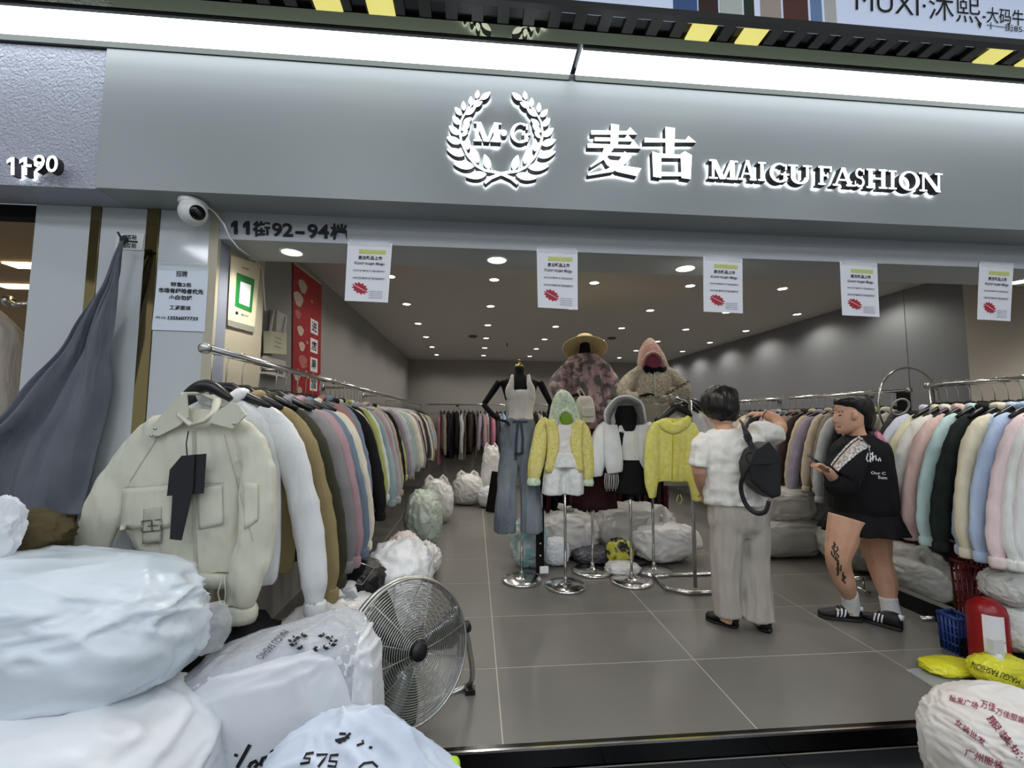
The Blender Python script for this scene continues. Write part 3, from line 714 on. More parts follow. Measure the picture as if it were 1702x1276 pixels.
def garment(kind, x, y, z, rz, m, label, cat, group, detail=False, scale=1, dz=0, var=None):
    me, com, cum = GM[kind][random.randrange(4) if var is None else var]
    def inst(nm, me_, par=None):
        o = bpy.data.objects.new(nm, me_); COL.objects.link(o); o.material_slots[0].link = 'OBJECT'; o.material_slots[0].material = m
        if par: o.parent = par
        return o
    nm = {'jacket':'hanging_jacket','shirt':'hanging_shirt','coat':'hanging_coat','trousers':'hanging_trousers'}[kind]
    if detail:
        t = thing(nm, label, cat, (x, y, z+dz), group, rz); t.scale = (scale, 1, scale)
        inst('garment_body', me, t); inst('collar', com, t)
        for q_ in cum: inst('cuff', q_, t)
        return t
    o = inst(nm, me); o.location = (x, y, z+dz); o.rotation_euler = (0, 0, rz); o.scale = (scale, 1, scale)
    return props(o, label, cat, group)
PAL = [('cream',(216,212,194)),('white',(226,228,228)),('khaki',(150,134,96)),('dark olive',(62,62,48)),('grey boucle',(136,134,136)),('mauve pink',(170,142,148)),('blue grey',(112,130,148)),('ivory',(222,216,198)),
 ('dusty rose',(160,120,114)),('washed denim blue',(126,142,164)),('black',(20,20,22)),('lime',(176,184,110)),('pale teal',(156,180,182)),('light grey',(176,178,178)),('beige',(188,174,154)),('lilac grey',(150,142,158)),
 ('dark brown',(58,46,40)),('pale green',(186,204,176)),('taupe',(132,122,110)),('charcoal',(52,52,56)),('peach',(214,176,150)),('pink',(196,130,150)),('sky blue',(158,184,210)),('maroon',(74,32,42))]
PD = {n: fabric(n.replace(' ', '_'), c) for n, c in PAL}
left_order = ['white','khaki','dark olive','grey boucle','mauve pink','blue grey','ivory','dusty rose','washed denim blue','black','ivory','black','lime','white','pale teal','pink','light grey','beige','lilac grey','beige','dark brown','black','taupe','lime','lilac grey','black','light grey','cream','light grey']
far_pool = ['beige','taupe','dark olive','black','light grey','cream','charcoal','lilac grey','white','dark brown','khaki','pale teal','blue grey','ivory','pale green','black','dusty rose']
rnd = random.Random(3)
y = 2.10; n = 1
sp = [.14, .17, .20, .13, .17, .14, .13, .13, .13, .12, .12, .12, .12, .11, .11, .11, .11]
while y < 9.15:
    n += 1
    col = left_order[n-2] if n-2 < len(left_order) else rnd.choice(far_pool)
    if y > 8.2: col = ['pale teal','white','pale green','sky blue','peach','pink','pink','beige'][n % 8]
    kd = 'jacket' if n < 22 else rnd.choice(['jacket','shirt','jacket','coat'] if y < 8 else ['shirt'])
    lab = '%s %s, %s garment from the street end of the left rail' % (col, kd, ordinal(n))
    sc = (1.17 if n < 9 else 1.0+rnd.uniform(-.06, .08))
    garment(kd, LX+rnd.uniform(-.012, .012), y, LZ, rnd.uniform(-.10, .10), PD[col], lab, kd, 'clothes on the left rail', detail=n < 26, scale=sc, dz=0)
    hanger(LX, y, LZ+.0, rnd.uniform(-.10, .10), 'black hanger with steel hook carrying the %s garment of the left rail' % ordinal(n), 'hangers on the left rail')
    y += sp[n-2] if n-2 < len(sp) else .095 if y < 5 else .085
back_cols = ['pink','taupe','black','charcoal','black','light grey','taupe','black','dark brown','taupe','lilac grey','mauve pink','white','pink','charcoal','white','sky blue','sky blue','black','dusty rose','lime','peach','white','black','charcoal','beige','black','lilac grey','taupe','white','black','charcoal','ivory','black','beige','taupe','white','black','dark brown','light grey']
for i, col in enumerate(back_cols):
    x = -.72+.085*i+rnd.uniform(-.01, .01); kd = rnd.choice(['coat','jacket','coat']) if i % 3 else 'trousers'
    garment(kd, x, BY, BZ, pi/2+rnd.uniform(-.12, .12), PD[col], '%s %s, %s garment from the left on the back wall rail' % (col, kd, ordinal(i+1)), kd, 'clothes on the back rail', scale=rnd.uniform(.95, 1.08))
    hanger(x, BY, BZ, pi/2, 'black hanger with steel hook carrying the %s garment of the back rail' % ordinal(i+1), 'hangers on the back rail')
right_order = ['ivory','lime','mauve pink','black','light grey','taupe','beige','lilac grey','beige','dark brown','taupe','dusty rose','blue grey','light grey','mauve pink','black','charcoal','ivory','beige','light grey']
y = 3.72; n = 0
while y < 9.05:
    n += 1; col = right_order[n-1] if n-1 < len(right_order) else rnd.choice(far_pool)
    kd = 'jacket' if n < 20 else rnd.choice(['jacket','shirt','coat'])
    garment(kd, RX, y, RZ, rnd.uniform(-.1, .1), PD[col], '%s %s, %s garment from the street end of the right wall rail' % (col, kd, ordinal(n)), kd, 'clothes on the right wall rail', detail=n < 16, scale=rnd.uniform(.98, 1.1))
    hanger(RX, y, RZ, rnd.uniform(-.1, .1), 'black hanger with steel hook carrying the %s garment of the right wall rail' % ordinal(n), 'hangers on the right wall rail')
    y += .11 if n < 20 else .085
# pale sheer jackets on the front right rack
sheer = [('lavender white',(214,218,234)),('pale yellow',(234,228,190)),('ivory organza',(236,234,224)),('salmon pink',(230,196,186)),('mint lace',(196,222,220)),('deep green black',(26,34,30)),('cream wool',(228,218,192)),('pale blue lace',(196,212,234)),('sky blue organza',(186,206,234)),('pink fleece',(234,212,212)),('white fleece',(236,238,234)),('white cotton',(238,238,236))]
for i, (nm, c) in enumerate(sheer):
    y = 2.99-.074*i
    m = fabric('sheer_'+nm.replace(' ', '_'), c, tuple(min(255, v+7) for v in c), nscale=30, bump=(60, .12), contrast=.4, nst=(1,1,.4))
    garment('jacket', NX+.01*math.sin(i*2), y, RZ, (-.55, -.5, -.45, -.3, -.25)[i] if i < 5 else rnd.uniform(-.2, .05), m, '%s jacket, %s from the inner end of the front right rack' % (nm, ordinal(i+1)), 'jacket', 'clothes on the front right rack', detail=True, scale=1.1, var=i % 4)
    hanger(NX, y, RZ, 0, 'black hanger carrying the %s jacket on the front right rack' % nm, 'hangers on the front right rack')
# dark trousers on the low rack behind the mannequins
DY, DZ = 5.05, 1.36
rail('clothes_rack', 'low chrome rack of dark trousers behind the mannequins', (.62, DY, DZ), (2.25, DY, DZ), .014, posts=((.66, DY), (2.2, DY)))
for i in range(20):
    col = ['black','charcoal','maroon','black','dark brown','maroon','black'][i % 7]
    garment('trousers', .68+.08*i, DY, DZ, pi/2+rnd.uniform(-.1, .1), PD[col], '%s trousers, %s from the left on the low rack behind the mannequins' % (col, ordinal(i+1)), 'trousers', 'trousers on the low rack', scale=.82)
    hanger(.68+.08*i, DY, DZ, pi/2, 'black hanger carrying the %s trousers of the low rack' % ordinal(i+1), 'hangers on the low rack')
# ================================================================ tracing helpers: pixel rows at a real depth
def half(px, py, Y, h): return (P(px+h, py, Y=Y)-P(px-h, py, Y=Y)).length/2
def HL(mb, Y, rows, m=3, n=24, ripple=0, k=6, ph=0, sq=2.2):
    R = []
    for px, py, dy, hw, hd in catmull(rows, m):
        R.append((P(px, py, Y=Y+dy), half(px, py, Y+dy, hw), hd))
    return mb.hloft(R, n, ripple, k, ph, sq)
def SP(mb, Y, rows, m=3, n=12, flat=1):
    R = catmull(rows, m)
    return mb.sweep([P(a, b, Y=Y+d) for a, b, d, r in R], [half(a, b, Y+d, max(r, .5)) for a, b, d, r in R], n, flat)
def patch(name, quad, Y, m, parent, target=None, off=.006, n=8, direction=None, thick=.003):
    tl, tr, br, bl = [P(*q, Y=Y) for q in quad]
    g = [[(bl*(1-i/n)+br*(i/n))*(1-j/n)+(tl*(1-i/n)+tr*(i/n))*(j/n) for i in range(n+1)] for j in range(n+1)]
    o = MB().add([p for r in g for p in r], [(j*(n+1)+i, j*(n+1)+i+1, (j+1)*(n+1)+i+1, (j+1)*(n+1)+i) for j in range(n) for i in range(n)]).build(name, m, parent, fix=False)
    if target: drape(o, target, direction, off)
    s = o.modifiers.new('thickness', 'SOLIDIFY'); s.thickness = thick
    return o
def slab(name, pts, Y, m, parent, thick=.004):
    """flat cut piece (tag, flap) of real thickness"""
    return MB().prism([P(*p, Y=Y) for p in pts], (0, thick, 0)).build(name, m, parent, smooth=False)
# ================================================================ the cream jacket at the street end of the left rail
JY = 1.99
jk_m = fabric('cream_twill', (206,204,186), (200,198,180), bump=(160,.12), nscale=5, fold=(9,.3))
jk = thing('cropped_jacket', 'cream cropped jacket with black tags, first garment at the street end of the left rail', 'jacket', (LX, JY, 1.5), 'clothes on the left rail')
mb = MB()
HL(mb, JY, [(325,680,0,36,.04),(324,690,0,60,.045),(320,706,0,84,.055),(318,745,0,92,.06),(310,805,0,103,.065),(308,870,0,105,.065),(322,925,0,86,.06),(331,948,0,75,.055)], ripple=.05, k=5)
SP(mb, JY, [(266,697,0,13),(236,732,-.01,24),(204,786,-.02,31),(176,842,-.03,34),(158,890,-.03,33),(150,935,-.03,28)], flat=.5)
SP(mb, JY, [(388,697,0,13),(418,742,-.02,26),(430,808,-.05,31),(424,895,-.07,33),(407,972,-.07,31),(398,1006,-.07,24)], flat=.6)
jb = mb.union('jacket_body', jk_m, jk, voxel=.007, smooth=5, folds=.013, fs=10, st=(1.2,1,.6), seed=2)
mb = MB()
R = []
for q, (px, py, r) in enumerate(((398,1004,25),(397,1012,29),(396,1024,29),(395,1034,26))):
    c = P(px, py, Y=JY-.06); h = half(px, py, JY, r); R.append([c+V((h*(1+.07*(k % 2))*cos(2*pi*k/36), .6*h*(1+.07*(k % 2))*sin(2*pi*k/36), 0)) for k in range(36)])
mb.rings(R); mb.build('cuff', jk_m, jk)
mb = MB(); R = []
for px, py, r in ((334,942,72),(336,952,75),(338,964,71)):
    c = P(px, py, Y=JY); h = half(px, py, JY, r); R.append([c+V((h*(1+.03*(k % 2))*cos(2*pi*k/64), .075*(1+.06*(k % 2))*sin(2*pi*k/64), .02*cos(2*pi*k/64)*-1.4)) for k in range(64)])
mb.rings(R); mb.build('hem_band', jk_m, jk)
fy = JY-.085
slab('collar_flap', [(308,652),(290,664),(240,722),(264,724),(296,708),(312,694)], fy, jk_m, jk, .012)
slab('collar_flap', [(339,700),(352,690),(384,668),(396,672),(408,690),(386,712)], fy, jk_m, jk, .012)
mb = MB(); mb.sweep([P(*p, Y=JY+dy) for p, dy in (((306,654),-.06),((300,690),-.075),((318,706),-.085),((340,700),-.085),((356,684),-.07),((362,664),-.03),((336,654),.02))], .018, 8, flat=.5, up=(0,0,1), closed=True); mb.build('collar_stand', jk_m, jk)
tag_m = mat('tag_black', (17,19,24), .6)
seam_m = fabric('cream_darker', (188,186,168))  # slightly darker cream for the strap tab, zip and seams
pf = patch('pocket_flap', ((203,812),(286,806),(286,876),(200,880)), JY-.3, jk_m, jk, jb, .012)
patch('pocket', ((328,812),(369,806),(371,872),(330,880)), JY-.3, jk_m, jk, jb, .008)
patch('sleeve_pocket', ((404,800),(428,804),(428,864),(406,880)), JY-.3, jk_m, jk, jb, .008)
stb = patch('strap_tab', ((238,846),(269,842),(266,902),(236,904)), JY-.3, seam_m, jk, jb, .016)
for pts in (((236,866),(268,863)), ((236,884),(267,881)), ((236,866),(236,884)), ((268,863),(267,881)), ((246,874),(262,873)), ((252,866),(252,883))):
    o = MB().sweep([P(*q, Y=JY-.3) for q in pts], .0022, 6).build('buckle_bar', mat('buckle_metal', (150,148,138), .35, .8), stb)
    drape(o, jb, None, .02)
zp = strokes('zip', [[P(x, y, Y=JY-.3) for x, y in ((322,716),(324,800),(322,880),(326,945))]], .006, seam_m, jk); drape(zp, jb, None, .004)
for ln in (((206,810),(372,802)), ((372,720),(420,900)), ((262,726),(215,800))):
    s_ = strokes('seam', [[P(x, y, Y=JY-.3) for x, y in ln]], .0022, seam_m, jk); drape(s_, jb, None, .003)
zi = lambda x, y: (100+x/2.9, 620+y/2.9)
tg = slab('hang_tag', [zi(*q) for q in ((585,398),(528,465),(514,592),(690,580),(703,388))], JY-.115, tag_m, jk)
tg2 = slab('hang_tag', [zi(*q) for q in ((560,440),(541,590),(528,800),(583,806),(640,560),(648,392),(590,398))], JY-.122, tag_m, jk)
MB().sweep([P(*zi(618,280), Y=JY-.09), P(*zi(608,340), Y=JY-.11), P(*zi(612,395), Y=JY-.12)], .0025, 5).build('tag_cord', tag_m, jk)
MB().sweep([P(x, y, Y=JY-.09) for x, y in ((370,958),(362,985),(366,1003),(373,1005),(375,985),(373,958))], .003, 6).build('drawstring', jk_m, jk)
for x, y in ((258,712),(389,704),(252,724)): MB().lathe(P(x, y, Y=fy-.002), [(.006, 0), (.006, .003), (.003, .005)], 12, (0,-1,0)).build('snap_button', chrome_dull, jk)
hh = thing('coat_hanger', 'wide black hanger with steel hook carrying the cream jacket', 'hanger', (LX, JY, LZ), 'hangers on the left rail')
o = bpy.data.objects.new('hook', HOOK); COL.objects.link(o); o.parent = hh
mb = MB(); SP(mb, JY, [(300,662,0,4),(318,650,0,9),(334,642,0,11),(350,642,0,11),(368,652,0,9),(384,664,0,5)], flat=.9); mb.build('shoulder_bar', black_plastic, hh)
# ================================================================ grey curtain tied to the pillar
cur = fabric('curtain_grey', (112,116,124), (104,108,117), bump=(120,.1))
edge = [(206,398,3.5),(203,412,4),(198,430,5),(194,450,6),(187,475,9),(174,505,17),(160,540,26),(143,585,36),(119,635,60),(92,690,78),(60,735,100),(40,785,108),(30,832,106),(26,856,108)]
R = []; rr = catmull(edge, 4)
for i, (px, py, hw) in enumerate(rr):
    t = i/len(rr); r = []; N = 64
    for k in range(N):
        a = 2*pi*k/N; u = cos(a); p = P(px+hw*u, py, Y=2.13)
        dep = .006+.034*min(1, t*1.6)
        fold = (.8*sin(u*5.5+1+t*2)+.6*sin(u*11+t*6)+.35*sin(u*19-t*4)+.5*noise.noise(V((u*3, t*5, 1))))*.034*min(1, t*2.2)
        r.append(p+V((0, (sin(a))*dep*.35+fold-.01, 0)))
    R.append(r)
cu_ = thing('curtain', 'slate grey cloth curtain tied up to the pillar and spreading down to the bags', 'curtain', P(100, 850, Y=2.13))
MB().rings(R).build('cloth', cur, cu_)
c = P(206, 398, Y=2.13); mb = MB()
for pts in (((196,386),(201,395),(206,398)), ((206,398),(215,401),(228,402)), ((206,398),(204,404),(200,412))): mb.sweep([P(x, y, Y=2.14) for x, y in pts], .005, 6)
mb.lathe(c, [(.002,.02),(.016,.01),(.016,-.01),(.002,-.02)], 10); mb.build('tie_cord', mat('cord_dark', (40,42,50), .8), cu_)
hkp = P(178, 607, Y=PY-.02); props(MB().sweep([hkp+V((-.02,.02,0)), hkp, hkp+V((.012,-.02,-.012))], .008, 8).build('wall_hook', black_plastic), 'small black hook on the pillar at the curtain edge', 'hook')
# neighbour's pale coat and rod behind the opening
nbm = fabric('neighbour_beige', (186,178,166))
mb = MB(); HL(mb, 2.45, [(-18,512,0,8,.05),(-14,535,0,30,.08),(-8,570,0,40,.1),(-6,700,0,42,.1),(-8,840,0,40,.1)], ripple=.06); props(mb.build('display_coat', nbm), 'pale beige coat hanging in the neighbouring shop at the left edge', 'coat')
t = thing('wall_rod', 'short chrome rod with a bright tube in the neighbouring shop', 'rod', P(20, 505, Y=2.7))
MB().sweep([P(8, 498, Y=2.7), P(24, 506, Y=2.7), P(48, 505, Y=2.7)], .012, 8).build('rod', chrome, t)
MB().lathe(P(14, 500, Y=2.7), [(.03,-.01),(.03,.01)], 14, (1,0,0)).build('socket', chrome_dull, t)
# ================================================================ bags in front
bA, bodyA = bag('plastic_bag', 'big white plastic sack lying on top of the front left pile', (-1.50, 1.60, .50), (1.14, .62, .50), 3, bag_cool, 6, amp=.10, crumple=.028, st=(.8,1,1.4), e=.8, fold=2.6, group='stuffed sacks at the front left')
bB, bodyB = bag('plastic_bag', 'huge white plastic sack at the bottom left corner of the pile', (-1.42, 1.44, ZG), (1.30, .70, .76), 5, bag_white, 6, amp=.07, crumple=.024, st=(.55,1,1.6), e=.75, fold=2.4, group='stuffed sacks at the front left')
bC, bodyC = bag('plastic_bag', 'tall square white sack with clear film on top beside the fan', (-.71, 1.72, ZG), (.74, .38, .76), 8, bag_white, 6, amp=.04, crumple=.020, st=(1,1,1.5), e=.55, fold=2.8, group='stuffed sacks at the front left', top='sides', tilt=.14)
bD, bodyD = bag('plastic_bag', 'bluish white sack with handwriting in the very front beside the step', (-.185, 1.30, ZG), (.66, .34, .73), 12, bag_blue, 6, amp=.08, crumple=.03, st=(1,1,1), e=1.1, fold=2.2, group='stuffed sacks at the front left', top='sides', lean=(-.20, 0))
# print and film on the tall sack
fq = [(345,1062),(360,1000),(440,985),(590,985),(632,1000),(560,1040),(470,1052)]
film = MB(); N = 40
tl, tr, br, bl = P(385, 1026, Y=1.90), P(612, 1018, Y=1.90), P(600, 1068, Y=1.66), P(352, 1082, Y=1.62)
film.add([V((-1.0+.60*i/N, 1.57+.31*j/N, .6)) for j in range(N+1) for i in range(N+1)], [(j*(N+1)+i, j*(N+1)+i+1, (j+1)*(N+1)+i+1, (j+1)*(N+1)+i) for j in range(N) for i in range(N)])
fo = film.build('film_wrap', mat('film_grey', (186,188,194), .12, bump=(14,.8,1.5), alpha=.45), bC); drape(fo, bodyC, (0,0,-1), .004)
def laid(fn, body, dirn, parent, off=.016):
    drape(fn, body, dirn, off); return fn
laid(lettering('print', 'MAIGU FASHIO', P(470,1046, Y=1.4), P(424,1092, Y=1.4), P(482,1050, Y=1.4), ink, bC), bodyC, None, bC)
mb = MB()
for k in range(22):
    s = -1 if k % 2 else 1; a = radians(125+29*(k//2)); ctr = V((520, 1066)); p0 = ctr+V((cos(a)*34, sin(a)*-12)); t_ = a+1.57*(1 if a < radians(270) else -1)+pi+s*.7; d2 = V((cos(t_)*12, -sin(t_)*6)); n2 = V((-d2.y, d2.x))*.28
    mb.add([P(*q, Y=1.4) for q in (p0, p0+d2*.5+n2, p0+d2, p0+d2*.5-n2)], [(0,1,2,3)])
laid(mb.build('laurel_print', ink, bC, smooth=False, fix=False), bodyC, None, bC)['kind'] = 'stuff'
hy = 1.2
def write(parent, body, lines, Y, r=.005):
    o = strokes('handwriting', [[P(x, y, Y=Y) for x, y in ln] for ln in lines], r, ink, parent); drape(o, body, None, .004); return o
zo = lambda x, y: (320+x/3.546, 920+y/3.546)
write(bC, bodyC, [[zo(*q) for q in l] for l in ([(338,1125),(262,1262)],[(252,1195),(260,1180)],[(330,1262),(345,1235),(372,1222),(385,1240),(365,1262)],[(395,1250),(415,1205),(440,1195),(440,1225),(410,1255)],[(450,1210),(470,1165),(500,1150),(498,1185),(462,1205)],[(545,1130),(585,1075)])], .9, .0035)
write(bD, bodyD, [[zo(*q) for q in l] for l in ([(865,1060),(905,1062)],[(890,1085),(845,1105),(905,1098)],[(932,1056),(865,1115),(840,1100),(925,1082)],[(1000,1098),(1008,1115),(968,1130)],[(1040,1140),(1060,1143)],[(715,1172),(672,1178),(656,1204),(692,1206),(686,1230),(634,1238)],[(730,1185),(795,1182),(740,1258)],[(860,1185),(815,1188),(805,1222),(850,1225),(842,1255),(795,1250)],[(980,1262),(1010,1235),(1060,1228),(1092,1258)])], .8, .0022)
# lime corner, olive garment and loose film on the pile
props(bag('plastic_bag', 'bright lime bag corner poking out right of the bluish sack', P(752, 1284, Y=1.34)-V((0,0,.012)), (.045,.06,.05), 31, mat('lime_film', (170,220,40), .3), 3, top=None)[0], cat='plastic bag')
_, olive = bag('folded_garment', 'crumpled olive brown garment lying on the white sacks', (-1.80, 1.76, .94), (.62, .28, .17), 17, fabric('olive_brown', (84,74,48), (70,60,40), bump=(60,.2)), 5, amp=.12, crumple=.06, st=(1.6,1,1), cat='garment', fold=2.2)
bag('plastic_bag', 'loose white film scrap standing up beside the olive garment', (-1.66, 1.60, .92), (.24, .07, .24), 19, bag_white, 5, amp=.35, crumple=.06, e=1.0, fold=2.5, lean=(.4, 0))
bag('plastic_bag', 'knotted clear plastic bag squeezed between the two big sacks', P(340, 1085, Y=1.62), (.14, .12, .16), 23, bag_film, 4, amp=.15, crumple=.08)
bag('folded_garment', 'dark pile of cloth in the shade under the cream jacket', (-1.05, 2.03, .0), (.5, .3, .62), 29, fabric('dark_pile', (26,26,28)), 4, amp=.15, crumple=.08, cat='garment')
# ---------------------------------------------------------------- bags seen in the shop: base pixel, size in pixels
def bagpx(label, px, yb, wp, hp, seed, m, top=None, depth=.8, z=0.0, cat='plastic bag', group=None, nm='plastic_bag', **k):
    b = P(px, yb, Z=z); s = half(px, yb, b.y, 50)/50
    return bag(nm, label, (b.x, b.y+wp*s*depth*.35, z), (wp*s, wp*s*depth, hp*s), seed, m, k.pop('sub', 5), top=top, cat=cat, group=group, **k)
G1, G2, G3 = 'bags under the left rail', 'bags among the mannequin stands', 'bags under the right rails'
bag('plastic_bag', 'white crumpled bag with grey film under the left rail near the fan', (-.74, 2.66, 0), (.46, .40, .42), 41, bag_white, 5, amp=.12, crumple=.06, top='knot', group=G1)
bag('plastic_bag', 'low clear film bag right behind the tall square sack', (-.72, 2.26, 0), (.5, .28, .56), 42, bag_grey, 5, amp=.12, crumple=.07, group=G1)
bag('plastic_bag', 'tall stack of white film bags at the aisle edge behind the fan', (-.52, 3.2, 0), (.46, .66, .58), 43, bag_white, 5, amp=.10, crumple=.06, st=(1,1,2), group=G1)
_, db = bag('folded_garment', 'black garment in clear film lying on the bags under the left rail', (-.72, 2.95, .34), (.34, .34, .20), 44, mat('black_film', (22,22,24), .15, bump=(20,.5)), 4, amp=.1, crumple=.06, cat='garment', group=G1)
ht = thing('wire_hanger', 'bare chrome wire hanger on the black film wrapped garment', 'hanger', (-.70, 2.86, .55)); MB().sweep([V((-.86,2.80,.50)), V((-.74,2.78,.60)), V((-.60,2.80,.54)), V((-.66,2.76,.46)), V((-.84,2.78,.48))], .004, 6, closed=True).build('wire', chrome, ht)
bag('plastic_bag', 'pinkish bundle in crinkled film under the middle of the left rail', (-.58, 3.85, 0), (.34, .40, .48), 45, mat('film_pink', (206,184,178), .2, rgb2=(226,222,218), nscale=7, bump=(14,.8,1.5)), 5, amp=.12, crumple=.08, group=G1)
bag('plastic_bag', 'small pale bag at the aisle edge under the left rail', (-.44, 4.25, 0), (.26, .34, .26), 46, bag_grey, 5, amp=.12, crumple=.08, top='knot', group=G1)
bag('plastic_bag', 'greenish white film bag beyond the pink bundle', (-.58, 5.2, 0), (.42, .5, .62), 47, mat('film_green', (190,198,186), .25, rgb2=(170,186,170), nscale=5, bump=(12,.7,1.5)), 5, amp=.1, crumple=.06, group=G1)
bag('plastic_bag', 'white handled bag leaning at the far end of the left rail', (-.52, 6.3, 0), (.46, .4, .60), 48, bag_grey, 5, top='handles', amp=.08, crumple=.05, group=G1)
bag('plastic_bag', 'rounded white bag with handles standing alone at the far end of the aisle', (-.10, 7.55, 0), (.52, .44, .52), 49, bag_grey, 5, top='handles', amp=.06, crumple=.05, group=G1)
bag('plastic_bag', 'tall white bag standing left of the jeans at the back', (.30, 7.75, 0), (.36, .34, .95), 50, bag_grey, 5, top='handles', amp=.1, crumple=.05, group=G1)
bag('plastic_bag', 'low white bag in front of the tall bag left of the jeans', (.24, 7.30, 0), (.36, .3, .34), 51, bag_white, 5, amp=.08, crumple=.05, group=G1)
props(MB().box((.30, 6.9, .318), (.14, .05, .62), Matrix.Rotation(.15, 3, 'Y')).build('black_board', black_matte, smooth=False), 'narrow black board leaning beside the jeans', 'board')
bagpx('clear bag with teal wrapped clothes behind the first stand', 880, 946, 62, 78, 61, mat('film_teal', (140,186,190), .2, rgb2=(214,216,214), nscale=9, bump=(14,.8,1.5), contrast=.3), group=G2, amp=.12, crumple=.07)
bagpx('open white bag between the first two tall stands', 952, 930, 104, 72, 62, bag_grey, group=G2, amp=.08, crumple=.05, top='knot')
bagpx('small round white bag right of the black strip of buttons', 926, 944, 44, 46, 63, bag_white, group=G2, amp=.06, crumple=.05)
bag('plastic_bag', 'large grey film bag behind all the stands under the dark trousers', (1.75, 4.72, 0), (.9, .5, .55), 64, mat('film_dim', (196,194,190), .25, bump=(6,.5,.6,3), brot=((.3,.9,.2),(1,1,.3))), 5, group=G2, amp=.08, crumple=.05)
bagpx('black and yellow wrapped bundle between the stands', 1035, 946, 44, 46, 65, mat('film_yellow_black', (30,30,28), .25, rgb2=(190,186,70), nscale=11, contrast=.15, bump=(14,.6)), group=G2, amp=.1, crumple=.06)
bagpx('flat clear film in front of the yellow bundle', 1040, 958, 56, 18, 66, bag_grey, group=G2, amp=.1, crumple=.08)
cb_, _ = bagpx('big white carrier bag with one upright handle right of the stands', 1112, 940, 108, 62, 67, bag_grey, group=G2, amp=.08, crumple=.045, top='sides')
for rows in ([(1072,915,.0,9),(1080,882,.0,10),(1093,850,.0,7),(1099,842,.02,4),(1104,852,.05,6),(1108,885,.06,12)], [(1110,900,.10,12),(1130,885,.14,14),(1152,892,.12,12),(1160,912,.06,9)]):
    mb = MB(); SP(mb, P(1112, 940, Z=0).y+.12, rows, flat=.45); mb.build('handle', bag_grey, cb_)
bagpx('low dark folded bag behind the middle base', 990, 940, 70, 26, 68, mat('film_dark', (70,68,76), .25, bump=(12,.6)), group=G2, amp=.1, crumple=.06)
bagpx('large film wrapped bale under the right wall rail between the two women, lower one', 1318, 928, 118, 62, 71, mat('bale_film', (176,174,168), .22, bump=(5,.6,.6,3), brot=((.1,1.45,.1),(1,1,.25))), group=G3, e=.5, amp=.05, crumple=.03)
b = P(1318, 928, Z=0); bag('plastic_bag', 'film wrapped bale under the right wall rail between the two women, upper one', (b.x+.02, b.y+.18, .36), (.62, .5, .36), 72, mat('bale_film', ), 5, e=.55, amp=.06, crumple=.04, group=G3)
bag('plastic_bag', 'grey film bag under the right wall rail right of the woman in black', (3.72, 4.1, 0), (.5, .6, .5), 73, mat('bale_film'), 5, amp=.08, crumple=.05, group=G3)
bag('plastic_bag', 'crinkled clear bag under the pale jackets of the front right rack', (3.72, 3.05, .0), (.34, .5, .52), 74, bag_grey, 5, amp=.12, crumple=.07, group=G3)
bag('plastic_bag', 'crumpled film bag at the foot of the right rail post', (3.55, 4.75, 0), (.3, .4, .3), 75, bag_grey, 5, amp=.12, crumple=.08, group=G3)
# black strip of buttons hanging between stand one and two
t = thing('button_card', 'tall narrow black strip with white snap buttons between the first two stands', 'strip', P(899, 955, Y=4.15))
p0, p1 = P(896, 800, Y=4.15), P(905, 962, Y=4.15)
MB().box2((p0.x-.03, 4.14, 0.02), (p0.x+.045, 4.155, p0.z)).build('strip', black_matte, t, smooth=False)
for k in range(7): MB().lathe(V((p0.x+.01, 4.138, .18+.11*k)), [(.008,0),(.008,.004),(.004,.006)], 10, (0,-1,0)).build('snap_button', white_plastic, t)
MB().box2((p0.x-.02, 4.13, .62), (p0.x+.03, 4.139, .74)).build('label_tag', paper, t, smooth=False); MB().box2((p0.x-.0, 4.10, .03), (p0.x+.08, 4.12, .09)).build('label_tag', paper, t, smooth=False)
# ================================================================ floor fan
fc = V((-.305, 2.22, .345)); fn_ = V((.58, -.78, .24)).normalized(); FR = .312
fan = thing('floor_fan', 'chrome floor fan with round wire grille beside the white sacks', 'fan', (fc.x, fc.y, 0))
def ringset(sign, rings, name):
    mb = MB()
    for k in range(rings):
        r = .055+(FR-.06)*k/(rings-1); q = (1-(r/FR)**2.2)*.075+.03
        mb.torus(fc+fn_*sign*q, r, .0021, 48, 5, fn_)
    u = fn_.orthogonal().normalized(); w_ = fn_.cross(u)
    for k in range(12):
        a = 2*pi*k/12; d = u*cos(a)+w_*sin(a)
        mb.sweep([fc+d*r+fn_*sign*((1-(r/FR)**2.2)*.075+.028) for r in (.04, .12, .2, .27, FR)], .0026, 5)
    mb.torus(fc+fn_*sign*.03, FR, .006, 56, 8, fn_)
    return mb.build(name, chrome_dull, fan)
g_ = ringset(1, 24, 'front_grille'); ringset(-1, 14, 'rear_grille')
MB().torus(fc, FR+.004, .010, 56, 8, fn_).build('clamp_rim', chrome_dull, fan)
MB().lathe(fc, [(.002,.118),(.034,.116),(.040,.11),(.040,.095),(.002,.09)], 28, fn_).build('hub_badge', black_plastic, fan)
MB().lathe(fc, [(.07,-.17),(.075,-.04),(.05,.0),(.03,.02)], 24, fn_).build('motor', mat('motor_grey', (60,62,62), .4), fan)
u = fn_.orthogonal().normalized(); w_ = fn_.cross(u)
